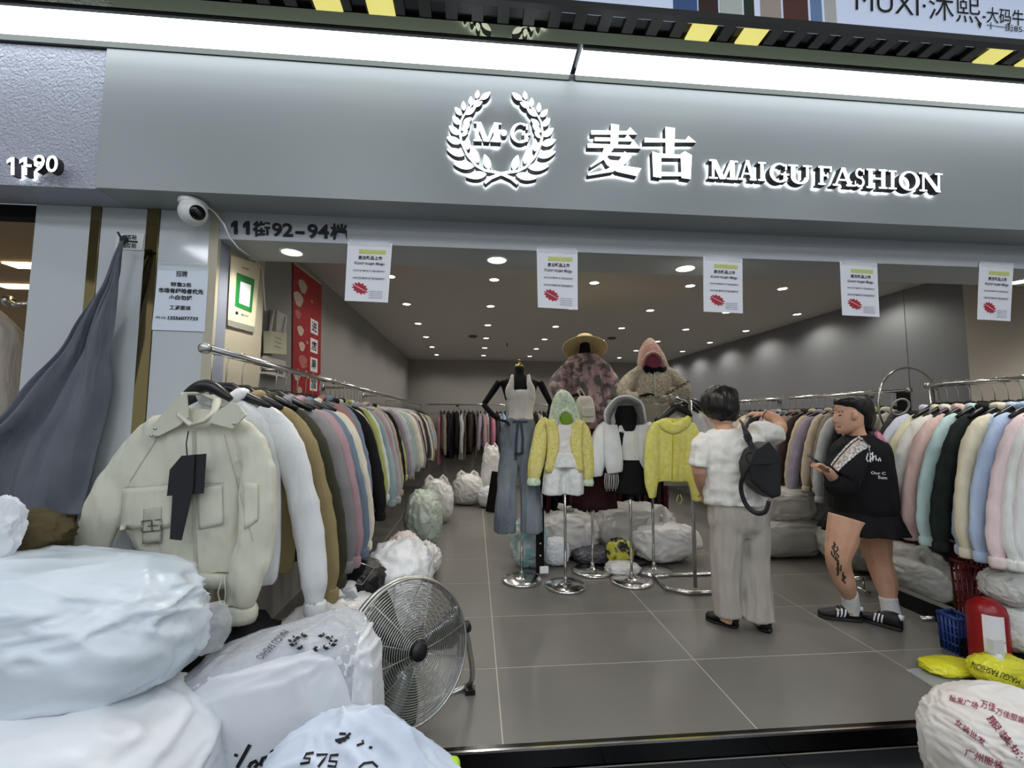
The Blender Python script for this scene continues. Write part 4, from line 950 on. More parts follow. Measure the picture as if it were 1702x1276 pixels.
for k in range(3):
    a = 2*pi*k/3+.5; R = []
    for r, wd, tw in ((.04,.03,.9),(.12,.085,.7),(.2,.12,.55),(.27,.13,.42),(.30,.10,.38)):
        d = u*cos(a)+w_*sin(a); t_ = -u*sin(a)+w_*cos(a); e1 = t_*cos(tw)+fn_*sin(tw); c = fc+d*r
        R.append([c+e1*wd*.9, c+fn_*.004, c-e1*wd*.9, c-fn_*.004])
    MB().rings(R).build('blade', mat('blade_metal', (150,154,152), .25, .9), fan)
hx = V((-fn_.y, fn_.x, 0)).normalized()
for s in (-1, 1):
    a = fc+hx*s*(FR+.02)
    MB().sweep(catmull([tuple(a), tuple(a+V((0,0,-.12))+hx*s*.03), tuple(V((a.x,a.y,.07))+hx*s*.05), tuple(V((a.x,a.y,.02))+hx*s*.01-fn_*.05), tuple(V((fc.x,fc.y,.018))+hx*s*.08-fn_*.10)], 4), .014, 10).build('stand_tube', chrome_dull, fan)
    MB().lathe(a, [(.03,-.025),(.03,.02),(.015,.03)], 14, hx*s).build('pivot_knob', black_plastic, fan)
    MB().box(V((a.x,a.y,.012))+hx*s*.04, (.05,.05,.024)).build('rubber_foot', black_plastic, fan, smooth=False)
MB().sweep([V((fc.x,fc.y,.018))+hx*s*.1-fn_*.10 for s in (-1, 1)], .014, 10).build('cross_tube', chrome_dull, fan)
# ================================================================ mannequins on chrome stands
def stand(root, px, yb, ytop, rpx=33):
    b = P(px, yb, Z=0); Y = b.y; top = P(px, ytop, Y=Y); r = half(px, yb, Y, rpx)
    MB().lathe((b.x, Y, 0), [(r*.98, .0), (r, .008), (r, .016), (r*.94, .024), (r*.4, .028), (.03, .034), (.02, .05)], 40).build('base_plate', chrome, root)
    MB().sweep([(b.x, Y, .03), (b.x, Y, top.z)], .0125, 12).build('pole', chrome, root)
    MB().lathe((b.x, Y, .03), [(.02, 0), (.02, .05), (.013, .06)], 16).build('collar', chrome_dull, root)
    return Y
def hand(mb, wrist, d, up, s=1.0, curl=.5):
    """palm, four unequal bent fingers and a thumb leaving the side of the palm"""
    d = V(d).normalized(); up = V(up); up = (up-d*d.dot(up)).normalized(); sd = d.cross(up); w_ = V(wrist)
    mb.sweep([w_-d*.01*s, w_+d*.035*s, w_+d*.075*s, w_+d*.088*s], [.024*s, .034*s, .038*s, .03*s], 10, flat=.42, up=up)
    for k, (o, L) in enumerate(((-.028,.062),(-.010,.074),(.009,.069),(.027,.054))):
        p = w_+d*.08*s+sd*o*s; c = curl
        p1 = p+(d*cos(c*.5)-up*sin(c*.5))*L*.42*s; p2 = p1+(d*cos(c*1.2)-up*sin(c*1.2))*L*.33*s; p3 = p2+(d*cos(c*1.9)-up*sin(c*1.9))*L*.25*s
        mb.sweep([p-d*.012*s, p, p1, p2, p3], [.009*s, .0095*s, .0088*s, .008*s, .0062*s], 7)
    t0 = w_+d*.025*s-sd*.028*s; mb.sweep([t0+sd*.012*s, t0, t0+(d*.7-sd*.7-up*.2)*.03*s, t0+(d*1.5-sd*.95-up*.5)*.034*s], [.012*s, .012*s, .0105*s, .008*s], 7)
GM_ = 'dressed mannequins in the middle of the shop'
dress = lambda nm, c, c2=None, **k: fabric(nm, c, c2, **k)
# 1: black torso form with white halter top and wide jeans
m1 = thing('mannequin', 'black armed torso form in a white halter top and wide blue jeans', 'mannequin', P(867, 965, Z=0), GM_)
Y1 = stand(m1, 867, 965, 760)
velvet = mat('velvet_black', (14,12,15), .75, spec=.25)
mb = MB()
HL(mb, Y1, [(863,610,0,8,.045),(863,622,0,9,.05),(863,629,0,22,.06),(863,634,0,33,.07),(863,645,0,29,.085),(864,662,0,25,.09),(864,680,0,20,.08),(864,700,0,22,.09)])
mb.union('torso', velvet, m1, voxel=.01, smooth=3)
MB().lathe(P(863, 610, Y=Y1), [(.042, 0), (.044, .012), (.036, .02), (.012, .03), (.008, .055), (.014, .06), (.012, .07), (.002, .075)], 20).build('neck_cap', mat('brass', (190,176,104), .25, 1), m1)
for arm in ([(830,634,0,5.5),(822,646,0,5.5),(805,671,-.02,4.5)], [(804,672,-.02,4.5),(816,686,-.05,4.5),(829,697,-.06,4)], [(897,634,0,5.5),(904,648,0,5.5),(916,672,0,4.5)], [(916,673,0,4.5),(913,690,-.02,4),(906,704,-.05,4)]):
    mb = MB(); SP(mb, Y1, arm); mb.build('arm_segment', velvet, m1)
for a, b_ in (((829,697),(840,700)), ((906,704),(898,710))):
    mb = MB(); p = P(*a, Y=Y1-.06); q = P(*b_, Y=Y1-.08); hand(mb, p, q-p, (0,0,1), .85); mb.union('hand', velvet, m1, voxel=.005, smooth=2)
mb = MB(); HL(mb, Y1, [(865,648,0,22,.09),(865,655,0,25.5,.102),(865,670,0,24,.102),(865,684,0,21,.094),(865,694,0,22,.10),(865,698,0,22.5,.10)], ripple=.02)
for s in (-1, 1): SP(mb, Y1, [(865+s*13,622,-.045,3),(865+s*15,636,-.07,5),(865+s*18,650,-.075,8),(865+s*14,660,-.075,9)], flat=.5)
mb.union('halter_top', dress('halter_white', (226,222,214)), m1, voxel=.008, smooth=4, folds=.004, fs=14, seed=1)
denim = mat('denim', (84,94,106), .85, rgb2=(132,141,148), nscale=4, nst=(1,1,.5), bump=(180,.2), fold=(10,.5))
mb = MB(); HL(mb, Y1, [(864,695,0,23,.10),(863,708,0,26,.115),(862,725,0,30,.115),(862,742,0,29,.095),(862,752,0,24,.07)])
SP(mb, Y1, [(848,735,0,15),(843,790,-.01,16.5),(841,840,-.02,18),(839,884,-.02,19)], flat=.9)
SP(mb, Y1, [(877,735,0,15),(880,790,-.01,16.5),(882,840,-.02,18),(883,884,-.02,19)], flat=.9)
je = mb.union('jeans', denim, m1, voxel=.011, smooth=4, folds=.014, fs=13, st=(1,1,.22), seed=4)
for ln in (((861,702),(858,730),(857,765)), ((866,702),(869,728),(868,755)), ((852,701),(877,701))):
    s_ = strokes('denim_tie', [[P(x, y, Y=Y1-.3) for x, y in ln]], .011, mat('denim_dark', (54,66,82), .85), m1); drape(s_, je, None, .008)
rr_ = random.Random(8); mb = MB()
for k in range(26):
    x = rr_.uniform(834, 888); y = rr_.uniform(740, 875); mb.lathe(P(x, y, Y=Y1-.3), [(.0035,0),(.0035,.002),(.001,.004)], 6, (0,-1,0))
s_ = mb.build('rhinestones', chrome, m1); s_['kind'] = 'stuff'; drape(s_, je, None, .006)
# 2: yellow hooded jacket with white shorts
lace_w = mat('lace_white', (222,232,218), .8, rgb2=(190,214,176), nscale=40, bump=(60,.6), contrast=.3)
yel = dress('yellow_lace', (216,206,110), (226,218,150), nscale=45, bump=(60,.4), contrast=.25)
m2 = thing('mannequin', 'mannequin in a yellow lace hooded jacket, twisted white top and white shorts', 'mannequin', P(940, 975, Z=0), GM_)
Y2 = stand(m2, 940, 975, 770, 34)
mb = MB(); HL(mb, Y2, [(940,672,.02,12,.06),(940,690,.02,14,.06),(939,706,0,26,.08),(938,720,0,24,.09),(938,740,0,22,.08),(938,760,0,26,.10)]); mb.union('torso', velvet, m2, voxel=.012, smooth=2)
mb = MB(); HL(mb, Y2, [(938,704,0,21,.09),(938,715,0,23,.098),(938,735,0,22,.094),(938,752,0,22,.094)], ripple=.02); mb.union('satin_top', mat('satin_white', (226,222,216), .35), m2, voxel=.008, smooth=3, folds=.008, fs=13, st=(1,1,1.5), seed=6)
mb = MB(); HL(mb, Y2, [(938,751,0,22,.095),(938,762,0,28,.11),(938,775,0,30,.115)]); SP(mb, Y2, [(921,768,0,15),(919,795,-.01,17),(918,821,-.01,18)]); SP(mb, Y2, [(952,768,0,15),(953,795,-.01,17),(953,821,-.01,17)])
mb.union('shorts', dress('shorts_floral', (232,233,230), (212,218,218), nscale=22, contrast=.3), m2, voxel=.009, smooth=4, folds=.008, fs=12, st=(1,1,.4), seed=7)
mb = MB(); HL(mb, Y2, [(936,648,.02,4,.03),(936,654,.02,11,.07),(937,668,.02,19,.10),(938,684,.02,24,.11),(938,700,.02,27,.10),(938,709,.02,30,.09)], ripple=.02); hd = mb.union('hood', lace_w, m2, voxel=.008, smooth=4, folds=.008, fs=14, seed=9)
MB().sweep([P(940-15*cos(a), 706-24*sin(a), Y=Y2-.10+.03*(1-sin(a))) for a in [pi*k/20 for k in range(21)]], [.013+.006*(k % 2) for k in range(21)], 8).build('hood_hem', lace_w, m2)
mb = MB(); HL(mb, Y2, [(940,682,-.05,5,.03),(940,688,-.06,11,.04),(941,697,-.06,12,.04),(941,705,-.055,9,.035),(941,709,-.05,5,.03)]); mb.build('green_cap', mat('cap_green', (122,160,32), .6), m2)
for s, rows in ((-1, [(912,698,0,9),(903,712,0,14),(896,745,-.02,14),(890,775,-.03,13),(887,795,-.03,10)]), (1, [(962,702,0,9),(970,720,.0,12),(973,750,-.01,13),(977,780,-.02,11),(978,796,-.02,8)])):
    mb = MB(); SP(mb, Y2, rows, flat=.8); mb.union('sleeve', yel, m2, voxel=.009, smooth=3, folds=.006, fs=14, seed=11+s)
    e = rows[-1]; mb = MB(); SP(mb, Y2, [(e[0],e[1]-2,e[2],e[3]*.9),(e[0],e[1]+5,e[2],e[3]*1.15),(e[0],e[1]+11,e[2],e[3]*1.05)], flat=.8); mb.build('lace_cuff', lace_w, m2)
for x0, x1, x2 in ((915, 920, 912), (960, 957, 963)):
    mb = MB(); SP(mb, Y2, [(x0,698,-.06,10),(x1,725,-.085,10),(x1-(2 if x0 < 930 else -2),755,-.085,9),(x2,785,-.07,8)], flat=.45); mb.build('jacket_front', yel, m2)
# 3: white sheer hooded jacket with black skirt
sheerw = mat('sheer_white', (236,238,240), .7, rgb2=(224,227,230), nscale=6, bump=(60,.2), alpha=.94)
m3 = thing('mannequin', 'black mannequin in a sheer white hooded jacket, white top and black skirt', 'mannequin', P(1050, 967, Z=0), GM_)
Y3 = stand(m3, 1050, 967, 770, 34)
mb = MB(); HL(mb, Y3, [(1040,674,0,12,.07),(1040,690,0,18,.08),(1041,704,0,17,.07),(1042,712,0,28,.08),(1044,730,0,27,.09),(1046,750,0,23,.085),(1048,765,0,26,.09)]); mb.union('torso', velvet, m3, voxel=.011, smooth=2)
mb = MB(); HL(mb, Y3, [(1046,716,-.015,16,.085),(1046,728,-.01,21,.095),(1047,748,-.005,22,.095),(1048,767,0,22,.10)], ripple=.015); SP(mb, Y3, [(1031,706,-.06,3),(1033,718,-.085,6)], flat=.5); SP(mb, Y3, [(1060,706,-.06,3),(1059,718,-.085,6)], flat=.5)
mb.union('white_top', dress('top_white', (232,232,230)), m3, voxel=.009, smooth=4)
mb = MB(); HL(mb, Y3, [(1048,763,0,23,.105),(1050,778,0,27,.12),(1051,800,0,31,.14),(1052,818,0,34,.15)], ripple=.10, k=9); mb.build('black_skirt', dress('skirt_black', (16,16,18)), m3)
R = []
for i in range(13):                                   # open hood: an arch of cloth around the head form
    t = i/12; r = []
    for k in range(17):
        a = pi*(k/16); w_ = 34-9*t; hgt = 44-7*t
        r.append(P(1040-w_*cos(a)*(1+.05*sin(6*a)), 702-hgt*sin(a)**.75+6*t, Y=Y3-.10+.26*t))
    R.append(r)
hood = MB(); nr = 17
hood.add([p for r in R for p in r], [(i*nr+j, i*nr+j+1, (i+1)*nr+j+1, (i+1)*nr+j) for i in range(12) for j in range(16)])
ho = hood.build('hood', sheerw, m3); s_ = ho.modifiers.new('thickness', 'SOLIDIFY'); s_.thickness = .008
MB().sweep(R[0], .010, 8).build('hood_hem', sheerw, m3)
for s, rows in ((-1, [(1012,705,0,11),(1002,722,0,16),(995,750,-.03,17),(990,775,-.04,15),(992,792,-.05,9)]), (1, [(1072,706,0,11),(1080,722,0,14),(1084,750,-.02,15),(1085,778,-.03,11)])):
    mb = MB(); SP(mb, Y3, rows, flat=.85); mb.union('sleeve', sheerw, m3, voxel=.01, smooth=3, folds=.006, fs=12, seed=14+s)
for rows in ([(1015,706,-.07,12),(1018,735,-.10,15),(1020,765,-.11,16),(1022,785,-.10,13)], [(1068,706,-.07,10),(1071,735,-.10,11),(1074,765,-.10,11),(1078,785,-.08,9)]):
    mb = MB(); SP(mb, Y3, rows, flat=.5); mb.union('jacket_front', sheerw, m3, voxel=.009, smooth=3, folds=.006, fs=12, seed=15)
mb = MB()
for k in range(9): mb.sweep([P(1006+2.6*k, 786, Y=Y3-.10), P(1005+2.6*k+(k % 3), 800, Y=Y3-.11), P(1006+2.4*k, 812+(k % 2)*4, Y=Y3-.10)], .005, 5)
mb.build('fringe', mat('fringe_grey', (170,168,166), .8), m3)
# 4: raised, straw hat and pink grey camouflage shirt
camo = mat('camo_pink', (186,154,152), .8, rgb2=(100,94,92), nscale=15, contrast=.2, bump=(90,.2), fold=(9,.7))
m4 = thing('mannequin', 'tall mannequin in a straw hat and pink grey camouflage shirt', 'mannequin', P(985, 950, Z=0), GM_)
Y4 = stand(m4, 985, 950, 800, 33)
mb = MB(); HL(mb, Y4, [(972,566,0,7,.05),(972,580,0,9,.05),(972,590,0,12,.055),(973,600,0,26,.08),(974,640,0,24,.09),(974,700,0,26,.1)]); mb.union('torso', velvet, m4, voxel=.012, smooth=2)
mb = MB(); HL(mb, Y4, [(973,587,0,14,.05),(973,594,0,27,.07),(973,610,0,33,.09),(974,645,0,34,.10),(976,680,0,35,.105),(978,712,0,36,.105)], ripple=.05)
SP(mb, Y4, [(952,600,0,8),(934,624,-.02,12),(923,644,-.05,13),(934,658,-.09,12),(948,661,-.12,9)]); SP(mb, Y4, [(994,600,0,8),(1010,622,-.02,12),(1020,644,-.03,12),(1016,662,-.06,9)])
sh = mb.union('camouflage_shirt', camo, m4, voxel=.011, smooth=4, folds=.014, fs=9, st=(1,1,.6), seed=21)
for q in ([(968,588),(956,594),(960,606),(972,600)], [(976,590),(990,592),(990,603),(980,604)]): slab('collar_flap', q, Y4-.12, camo, m4, .02)
mb = MB(); p = P(949, 658, Y=Y4-.12); hand(mb, p, P(962, 655, Y=Y4-.12)-p, (0,0,1), 1.0); mb.union('hand', velvet, m4, voxel=.006, smooth=2)
straw = mat('straw', (212,190,140), .8, rgb2=(188,164,112), nscale=60, nst=(1,1,4), bump=(80,.5))
hc_ = P(972, 573, Y=Y4+.03)
MB().lathe(hc_, [(.075,-.02),(.14,-.035),(.215,-.05),(.222,-.042),(.15,-.02),(.10,.0),(.098,.05),(.085,.085),(.04,.10),(.002,.102)], 36, (.1,.45,1)).build('straw_hat', straw, m4)
mb = MB(); HL(mb, Y4, [(982,706,.02,30,.11),(984,750,.02,31,.13),(986,800,.02,34,.15),(987,842,.02,36,.16)], ripple=.12, k=8); mb.build('maroon_skirt', dress('skirt_maroon', (56,26,34)), m4)
# 5: raised, beige lace hoodie with pink cap
lb = mat('lace_beige', (190,180,158), .85, rgb2=(156,147,128), nscale=48, contrast=.4, bump=(60,.5), fold=(8,.5))
m5 = thing('mannequin', 'tall mannequin in a beige lace hoodie over a pink cap', 'mannequin', P(1087, 950, Z=0), GM_)
Y5 = stand(m5, 1087, 950, 800, 30)
mb = MB(); HL(mb, Y5, [(1084,604,0,10,.06),(1084,615,0,28,.08),(1084,660,0,26,.09),(1084,715,0,28,.1)]); mb.union('torso', velvet, m5, voxel=.012, smooth=2)
mb = MB(); HL(mb, Y5, [(1084,604,0,16,.06),(1084,614,0,28,.08),(1084,634,0,37,.10),(1083,655,0,41,.11),(1082,672,0,42,.11)], ripple=.03)
SP(mb, Y5, [(1066,612,0,8),(1046,634,-.02,12),(1034,652,-.06,12),(1046,661,-.11,10),(1060,658,-.13,8)]); SP(mb, Y5, [(1102,612,0,8),(1122,632,-.02,12),(1136,650,-.04,12),(1130,664,-.08,10)])
mb.union('lace_hoodie', lb, m5, voxel=.011, smooth=4, folds=.010, fs=11, seed=25)
lr = mat('lace_rose', (190,140,136), .85, rgb2=(180,164,144), nscale=14, bump=(60,.6))
mb = MB(); HL(mb, Y5, [(1080,562,.02,3,.02),(1080,569,.02,9,.07),(1082,585,.02,18,.10),(1084,602,.02,24,.10),(1085,612,.02,26,.09)]); mb.union('hood', lr, m5, voxel=.009, smooth=4, folds=.008, fs=12, seed=26)
MB().sweep([P(1085-17*cos(a), 610-24*sin(a), Y=Y5-.10+.03*(1-sin(a))) for a in [pi*k/20 for k in range(21)]], [.014+.006*(k % 2) for k in range(21)], 8).build('hood_hem', lr, m5)
mb = MB(); HL(mb, Y5, [(1084,586,-.05,6,.03),(1084,592,-.06,13,.04),(1085,600,-.06,14,.04),(1086,608,-.055,11,.035),(1086,612,-.05,6,.03)]); mb.build('pink_cap', mat('cap_rose', (156,62,92), .6), m5)
mb = MB(); HL(mb, Y5, [(1082,670,0,38,.11),(1081,690,0,37,.12),(1080,722,0,38,.13)], ripple=.05); mb.build('beige_skirt', dress('skirt_beige', (172,164,146)), m5)
zpp = strokes('zip', [[P(x, y, Y=Y5-.4) for x, y in ((1088,618),(1089,650),(1088,670))]], .006, mat('zip_pale', (190,190,176), .4), m5); drape(zpp, bpy.data.objects['lace_hoodie'], None, .006)
mb = MB(); p = P(1064, 658, Y=Y5-.14); hand(mb, p, P(1080, 654, Y=Y5-.16)-p, (0,0,1), .95); mb.union('hand', velvet, m5, voxel=.006, smooth=2)
# bags worn by the raised mannequins
t = thing('mini_backpack', 'small white mini backpack held by the camouflage shirt mannequin', 'bag', P(972, 680, Y=Y4-.22))
mb = MB(); HL(mb, Y4-.22, [(972,658,0,8,.03),(972,664,0,13,.045),(972,680,0,16,.055),(973,695,0,16,.055),(973,702,0,13,.045)], sq=3); mb.build('bag_body', dress('bag_ivory', (214,208,196)), t)
mb = MB(); HL(mb, Y4-.285, [(978,676,0,10,.015),(978,682,0,11,.02),(978,692,0,10,.018)], sq=3.5); mb.build('front_pocket', dress('bag_ivory'  , (214,208,196)), t)
MB().sweep([P(966,660,Y=Y4-.2), P(960,650,Y=Y4-.17), P(966,646,Y=Y4-.15), P(972,658,Y=Y4-.2)], .006, 6).build('handle', dress('bag_ivory', (214,208,196)), t)
t = thing('chain_bag', 'beige lace handbag with a dark chain hanging on the beige hoodie', 'bag', P(1130, 655, Y=Y5-.14))
mb = MB(); HL(mb, Y5-.14, [(1130,644,0,14,.03),(1130,652,0,17,.035),(1130,664,0,16,.03)], sq=3); mb.build('bag_body', lb, t)
a, b_ = P(1108, 655, Y=Y5-.17), P(1144, 634, Y=Y5-.17)
for k in range(11): MB().torus(a+(b_-a)*(k/10), .011, .0035, 10, 5, (0,1,0) if k % 2 else (.4,.5,1)).build('chain_link', mat('chain_dark', (70,60,50), .35, .8), t)
# yellow shirt rack in front of the woman in white
t = thing('clothes_rack', 'small chrome stand with a rectangular base carrying the yellow shirt', 'clothes rail', P(1155, 985, Z=0))
b = P(1156, 982, Z=0); KX, KY = b.x, b.y
MB().sweep([(KX,KY,.03), (KX,KY,1.62)], .016, 12).build('post', chrome, t)
MB().sweep([(KX-.24,KY+.02,.018), (KX-.10,KY-.08,.018), (KX+.30,KY-.08,.018), (KX+.34,KY+.0,.018), (KX+.34,KY+.34,.018), (KX-.24,KY+.34,.018)], .017, 10, closed=True).build('base_frame', chrome, t)
ka = P(1122, 664, Y=KY+.02); MB().sweep([V((ka.x-.03,KY+.02,1.66)), V((ka.x-.03,KY+.75,1.66))], .012, 10).build('rail', chrome, t)
MB().sweep([(KX,KY,1.60), (ka.x-.03,KY+.02,1.66)], .012, 10).build('arm', chrome, t)
yt = thing('hanging_shirt', 'bright yellow crinkled hooded shirt hanging in front of the woman in white', 'shirt', P(1115, 760, Y=3.66), 'shirts on the small stand')
yb2 = fabric('yellow_crinkle', (222,216,104), (230,226,140), nscale=25, bump=(60,.4))
mb = MB(); HL(mb, 3.66, [(1122,694,0,16,.03),(1120,700,0,30,.045),(1118,715,0,36,.05),(1118,750,0,37,.055),(1117,785,0,37,.055),(1116,800,0,36,.05)], ripple=.05, k=7)
SP(mb, 3.66, [(1094,704,0,9),(1086,730,-.01,12),(1084,765,-.02,13),(1083,800,-.02,12),(1085,828,-.02,7)], flat=.7); SP(mb, 3.66, [(1146,704,0,9),(1153,730,-.02,12),(1156,770,-.05,14),(1158,805,-.06,14),(1158,832,-.06,8)], flat=.7)
ys_ = mb.union('shirt_body', yb2, yt, voxel=.008, smooth=4, folds=.009, fs=12, seed=30)
mb = MB(); SP(mb, 3.66, [(1096,700,-.03,5),(1106,706,-.05,9),(1120,712,-.06,9),(1138,703,-.05,8),(1146,694,-.03,5)], flat=.5); mb.build('hood_fold', yb2, yt)
MB().sweep([P(x, y, Y=3.60) for x, y in ((1128,822),(1124,832),(1130,838),(1134,830),(1131,822))], .003, 6).build('drawstring', yb2, yt)
s_ = strokes('placket', [[P(x, y, Y=3.3) for x, y in ((1119,712),(1118,760),(1117,798))]], .005, fabric('yellow_deep', (196,188,52)), yt); drape(s_, ys_, None, .004)
t = thing('coat_hanger', 'black hanger carrying the yellow shirt on the small stand', 'hanger', P(1122, 680, Y=3.68)); mb = MB(); SP(mb, 3.68, [(1090,700,0,4),(1108,688,0,6),(1122,676,0,7),(1138,682,0,6),(1148,692,0,4)]); mb.build('shoulder_bar', black_plastic, t); MB().sweep([P(1122,676,Y=3.68), V((ka.x-.03,3.68,1.672))], .004, 6).build('hook', chrome_dull, t)
for k, (nm, c) in enumerate((('pale grey', (206,204,204)), ('pinkish white', (216,200,198)), ('white', (224,224,222)))):
    Yk = 3.78+.12*k; px = 1136+7*k; py = 676-2*k
    o = thing('hanging_shirt', '%s sheer shirt hanging %s behind the yellow shirt' % (nm, ['just', 'second', 'third'][k]), 'shirt', P(px, 760, Y=Yk), 'shirts on the small stand')
    mb = MB(); HL(mb, Yk, [(px,py+4,0,10,.025),(px,py+12,0,26,.04),(px,py+30,0,32,.045),(px,py+80,0,33,.045),(px,py+130,0,33,.045)], ripple=.06); SP(mb, Yk, [(px+22,py+14,0,8),(px+31,py+45,0,11),(px+33,py+90,0,11),(px+33,py+140,0,8)], flat=.7); mb.build('shirt_body', fabric('sheer_'+nm.replace(' ', '_'), c), o)
    t = thing('coat_hanger', 'black hanger %s behind the one with the yellow shirt' % ['just', 'second', 'third'][k], 'hanger', P(px, py, Y=Yk)); mb = MB(); SP(mb, Yk, [(px-26,py+12,0,3),(px-8,py-2,0,6),(px+8,py-2,0,6),(px+24,py+10,0,3)]); mb.build('shoulder_bar', black_plastic, t); MB().sweep([P(px,py-2,Y=Yk), V((ka.x-.03,Yk,1.672))], .004, 6).build('hook', chrome_dull, t)
# ================================================================ the woman in white, seen from behind
W1 = 3.0
p1 = thing('person', 'person in a white t-shirt and grey wide trousers, back turned, reaching into the rail', 'person', P(1235, 1046, Z=0))
mb = MB()
HL(mb, W1, [(1197,646,.02,9,.05),(1197,655,.02,19,.085),(1197,672,.02,22,.098),(1198,690,.02,20,.09),(1200,702,.0,15,.07)], n=20)
SP(mb, W1, [(1200,695,0,13),(1203,710,0,13),(1206,725,0,16)])
HL(mb, W1, [(1208,724,0,26,.065),(1214,738,0,42,.09),(1216,770,0,42,.11),(1220,810,0,40,.11),(1226,850,0,42,.12),(1228,875,0,42,.12)])
SP(mb, W1, [(1170,730,0,12),(1163,755,.0,12),(1162,782,.0,11),(1166,805,.10,9),(1172,822,.20,8)])
SP(mb, W1, [(1266,722,0,13),(1283,722,.06,12.5),(1295,712,.16,11.5),(1290,698,.22,9.5),(1276,690,.27,8),(1268,687,.29,7)])
SP(mb, W1, [(1208,860,0,20),(1207,940,0,14),(1207,1020,0,10),(1206,1034,0,9)]); SP(mb, W1, [(1252,860,0,20),(1255,940,0,14),(1262,1020,0,10),(1266,1036,0,9)])
wr = P(1268, 687, Y=W1+.29); hand(mb, wr, P(1252, 687, Y=W1+.33)-wr, (0,-.3,1), .95, .7)
wr = P(1172, 822, Y=W1+.20); hand(mb, wr, P(1176, 832, Y=W1+.30)-wr, (.3,0,1), .95, .6)
mb.union('body', skin, p1, voxel=.007, smooth=3)
mb = MB(); HL(mb, W1, [(1197,641,.0,12,.06),(1197,648,.0,22,.10),(1196,662,-.005,27,.115),(1197,678,-.005,28,.115),(1200,690,.0,24,.10),(1203,700,.005,17,.08)], n=22)
mb.union('hair', hair, p1, voxel=.008, smooth=3, folds=.010, fs=22, st=(1,1,.4), seed=33)
tee = fabric('tee_white', (226,224,218), (218,216,210), bump=(90,.12))
mb = MB(); HL(mb, W1, [(1206,713,0,17,.07),(1209,719,0,36,.085),(1214,731,0,52,.115),(1216,750,0,51,.128),(1218,785,0,48,.13),(1222,815,0,48,.135),(1226,836,0,49,.145)])
SP(mb, W1, [(1178,726,0,15),(1167,745,0,18),(1163,765,0,17.5),(1162,775,0,16.5)]); SP(mb, W1, [(1255,722,0,18),(1272,718,.02,18),(1284,722,.06,17),(1288,722,.09,16)])
te = mb.union('t_shirt', tee, p1, voxel=.008, smooth=4, folds=.017, fs=9, st=(.8,.8,1.1), seed=35)
tr_m = fabric('trouser_grey', (178,172,162), (170,164,154), bump=(140,.1))
mb = MB(); HL(mb, W1, [(1226,826,0,45,.125),(1227,850,0,48,.135),(1228,872,0,49,.125),(1229,888,0,44,.09)])
SP(mb, W1, [(1206,872,0,26),(1206,930,0,23),(1208,985,0,21),(1210,1022,0,20)]); SP(mb, W1, [(1252,872,0,26),(1253,930,0,24),(1256,985,0,26),(1257,1026,0,28)])
mb.union('trousers', tr_m, p1, voxel=.01, smooth=4, folds=.018, fs=11, st=(1,1,.2), seed=37)
def shoe(root, toe, heel, wd, h, m, sole_m, name='shoe'):
    toe, heel = V(toe), V(heel); toe.z = heel.z = 0; d = (toe-heel); L = d.length; d.normalize(); s = V((-d.y, d.x, 0)); R = []; S = []
    for t, w_, hh_ in ((0,.55,.75),(.06,.72,.95),(.2,.8,1.0),(.38,.82,.92),(.55,.9,.68),(.72,1.0,.5),(.88,.86,.42),(.97,.55,.34),(1.0,.25,.24)):
        c = heel+d*L*t; r = []; q = []
        for k in range(16):
            a = 2*pi*k/16; r.append(c+s*cos(a)*wd/2*w_+V((0,0,.016+h*hh_*(.5+.5*sin(a)))))
            q.append(c+s*cos(a)*wd/2*w_*1.06+V((0,0,.013+.013*sin(a))))
        R.append(r); S.append(q)
    o = MB().rings(R).build(name, m, root); MB().rings(S).build('sole', sole_m, o)
    return o, lambda t, w_, z: heel+d*L*t+s*w_*wd/2+V((0,0,z))
clog = mat('clog_black', (16,18,18), .3)
for toe, heel in ((P(1174,1022,Z=.02), P(1226,1044,Z=0)), (P(1262,1020,Z=.0), P(1273,1052,Z=0))):
    if (V(toe)-V(heel)).length < .2: toe = V(heel)+(V(toe)-V(heel)).normalized()*.235
    o, f = shoe(p1, toe, heel, .115, .095, clog, black_plastic)
    for k in range(3): MB().lathe(f(.62+.12*k, 0, .075-.012*k), [(.008,0),(.008,.003),(.003,.006)], 8).build('shoe_charm', mat('charm_%d' % k, [(220,220,216),(70,130,90),(200,200,190)][k], .4), o)
mb = MB(); mb.torus(P(1272, 688, Y=W1+.28), .036, .004, 20, 6, P(1268,687,Y=W1+.29)-P(1290,698,Y=W1+.22)); mb.build('bracelet', mat('bracelet_dark', (40,34,34), .4), p1)
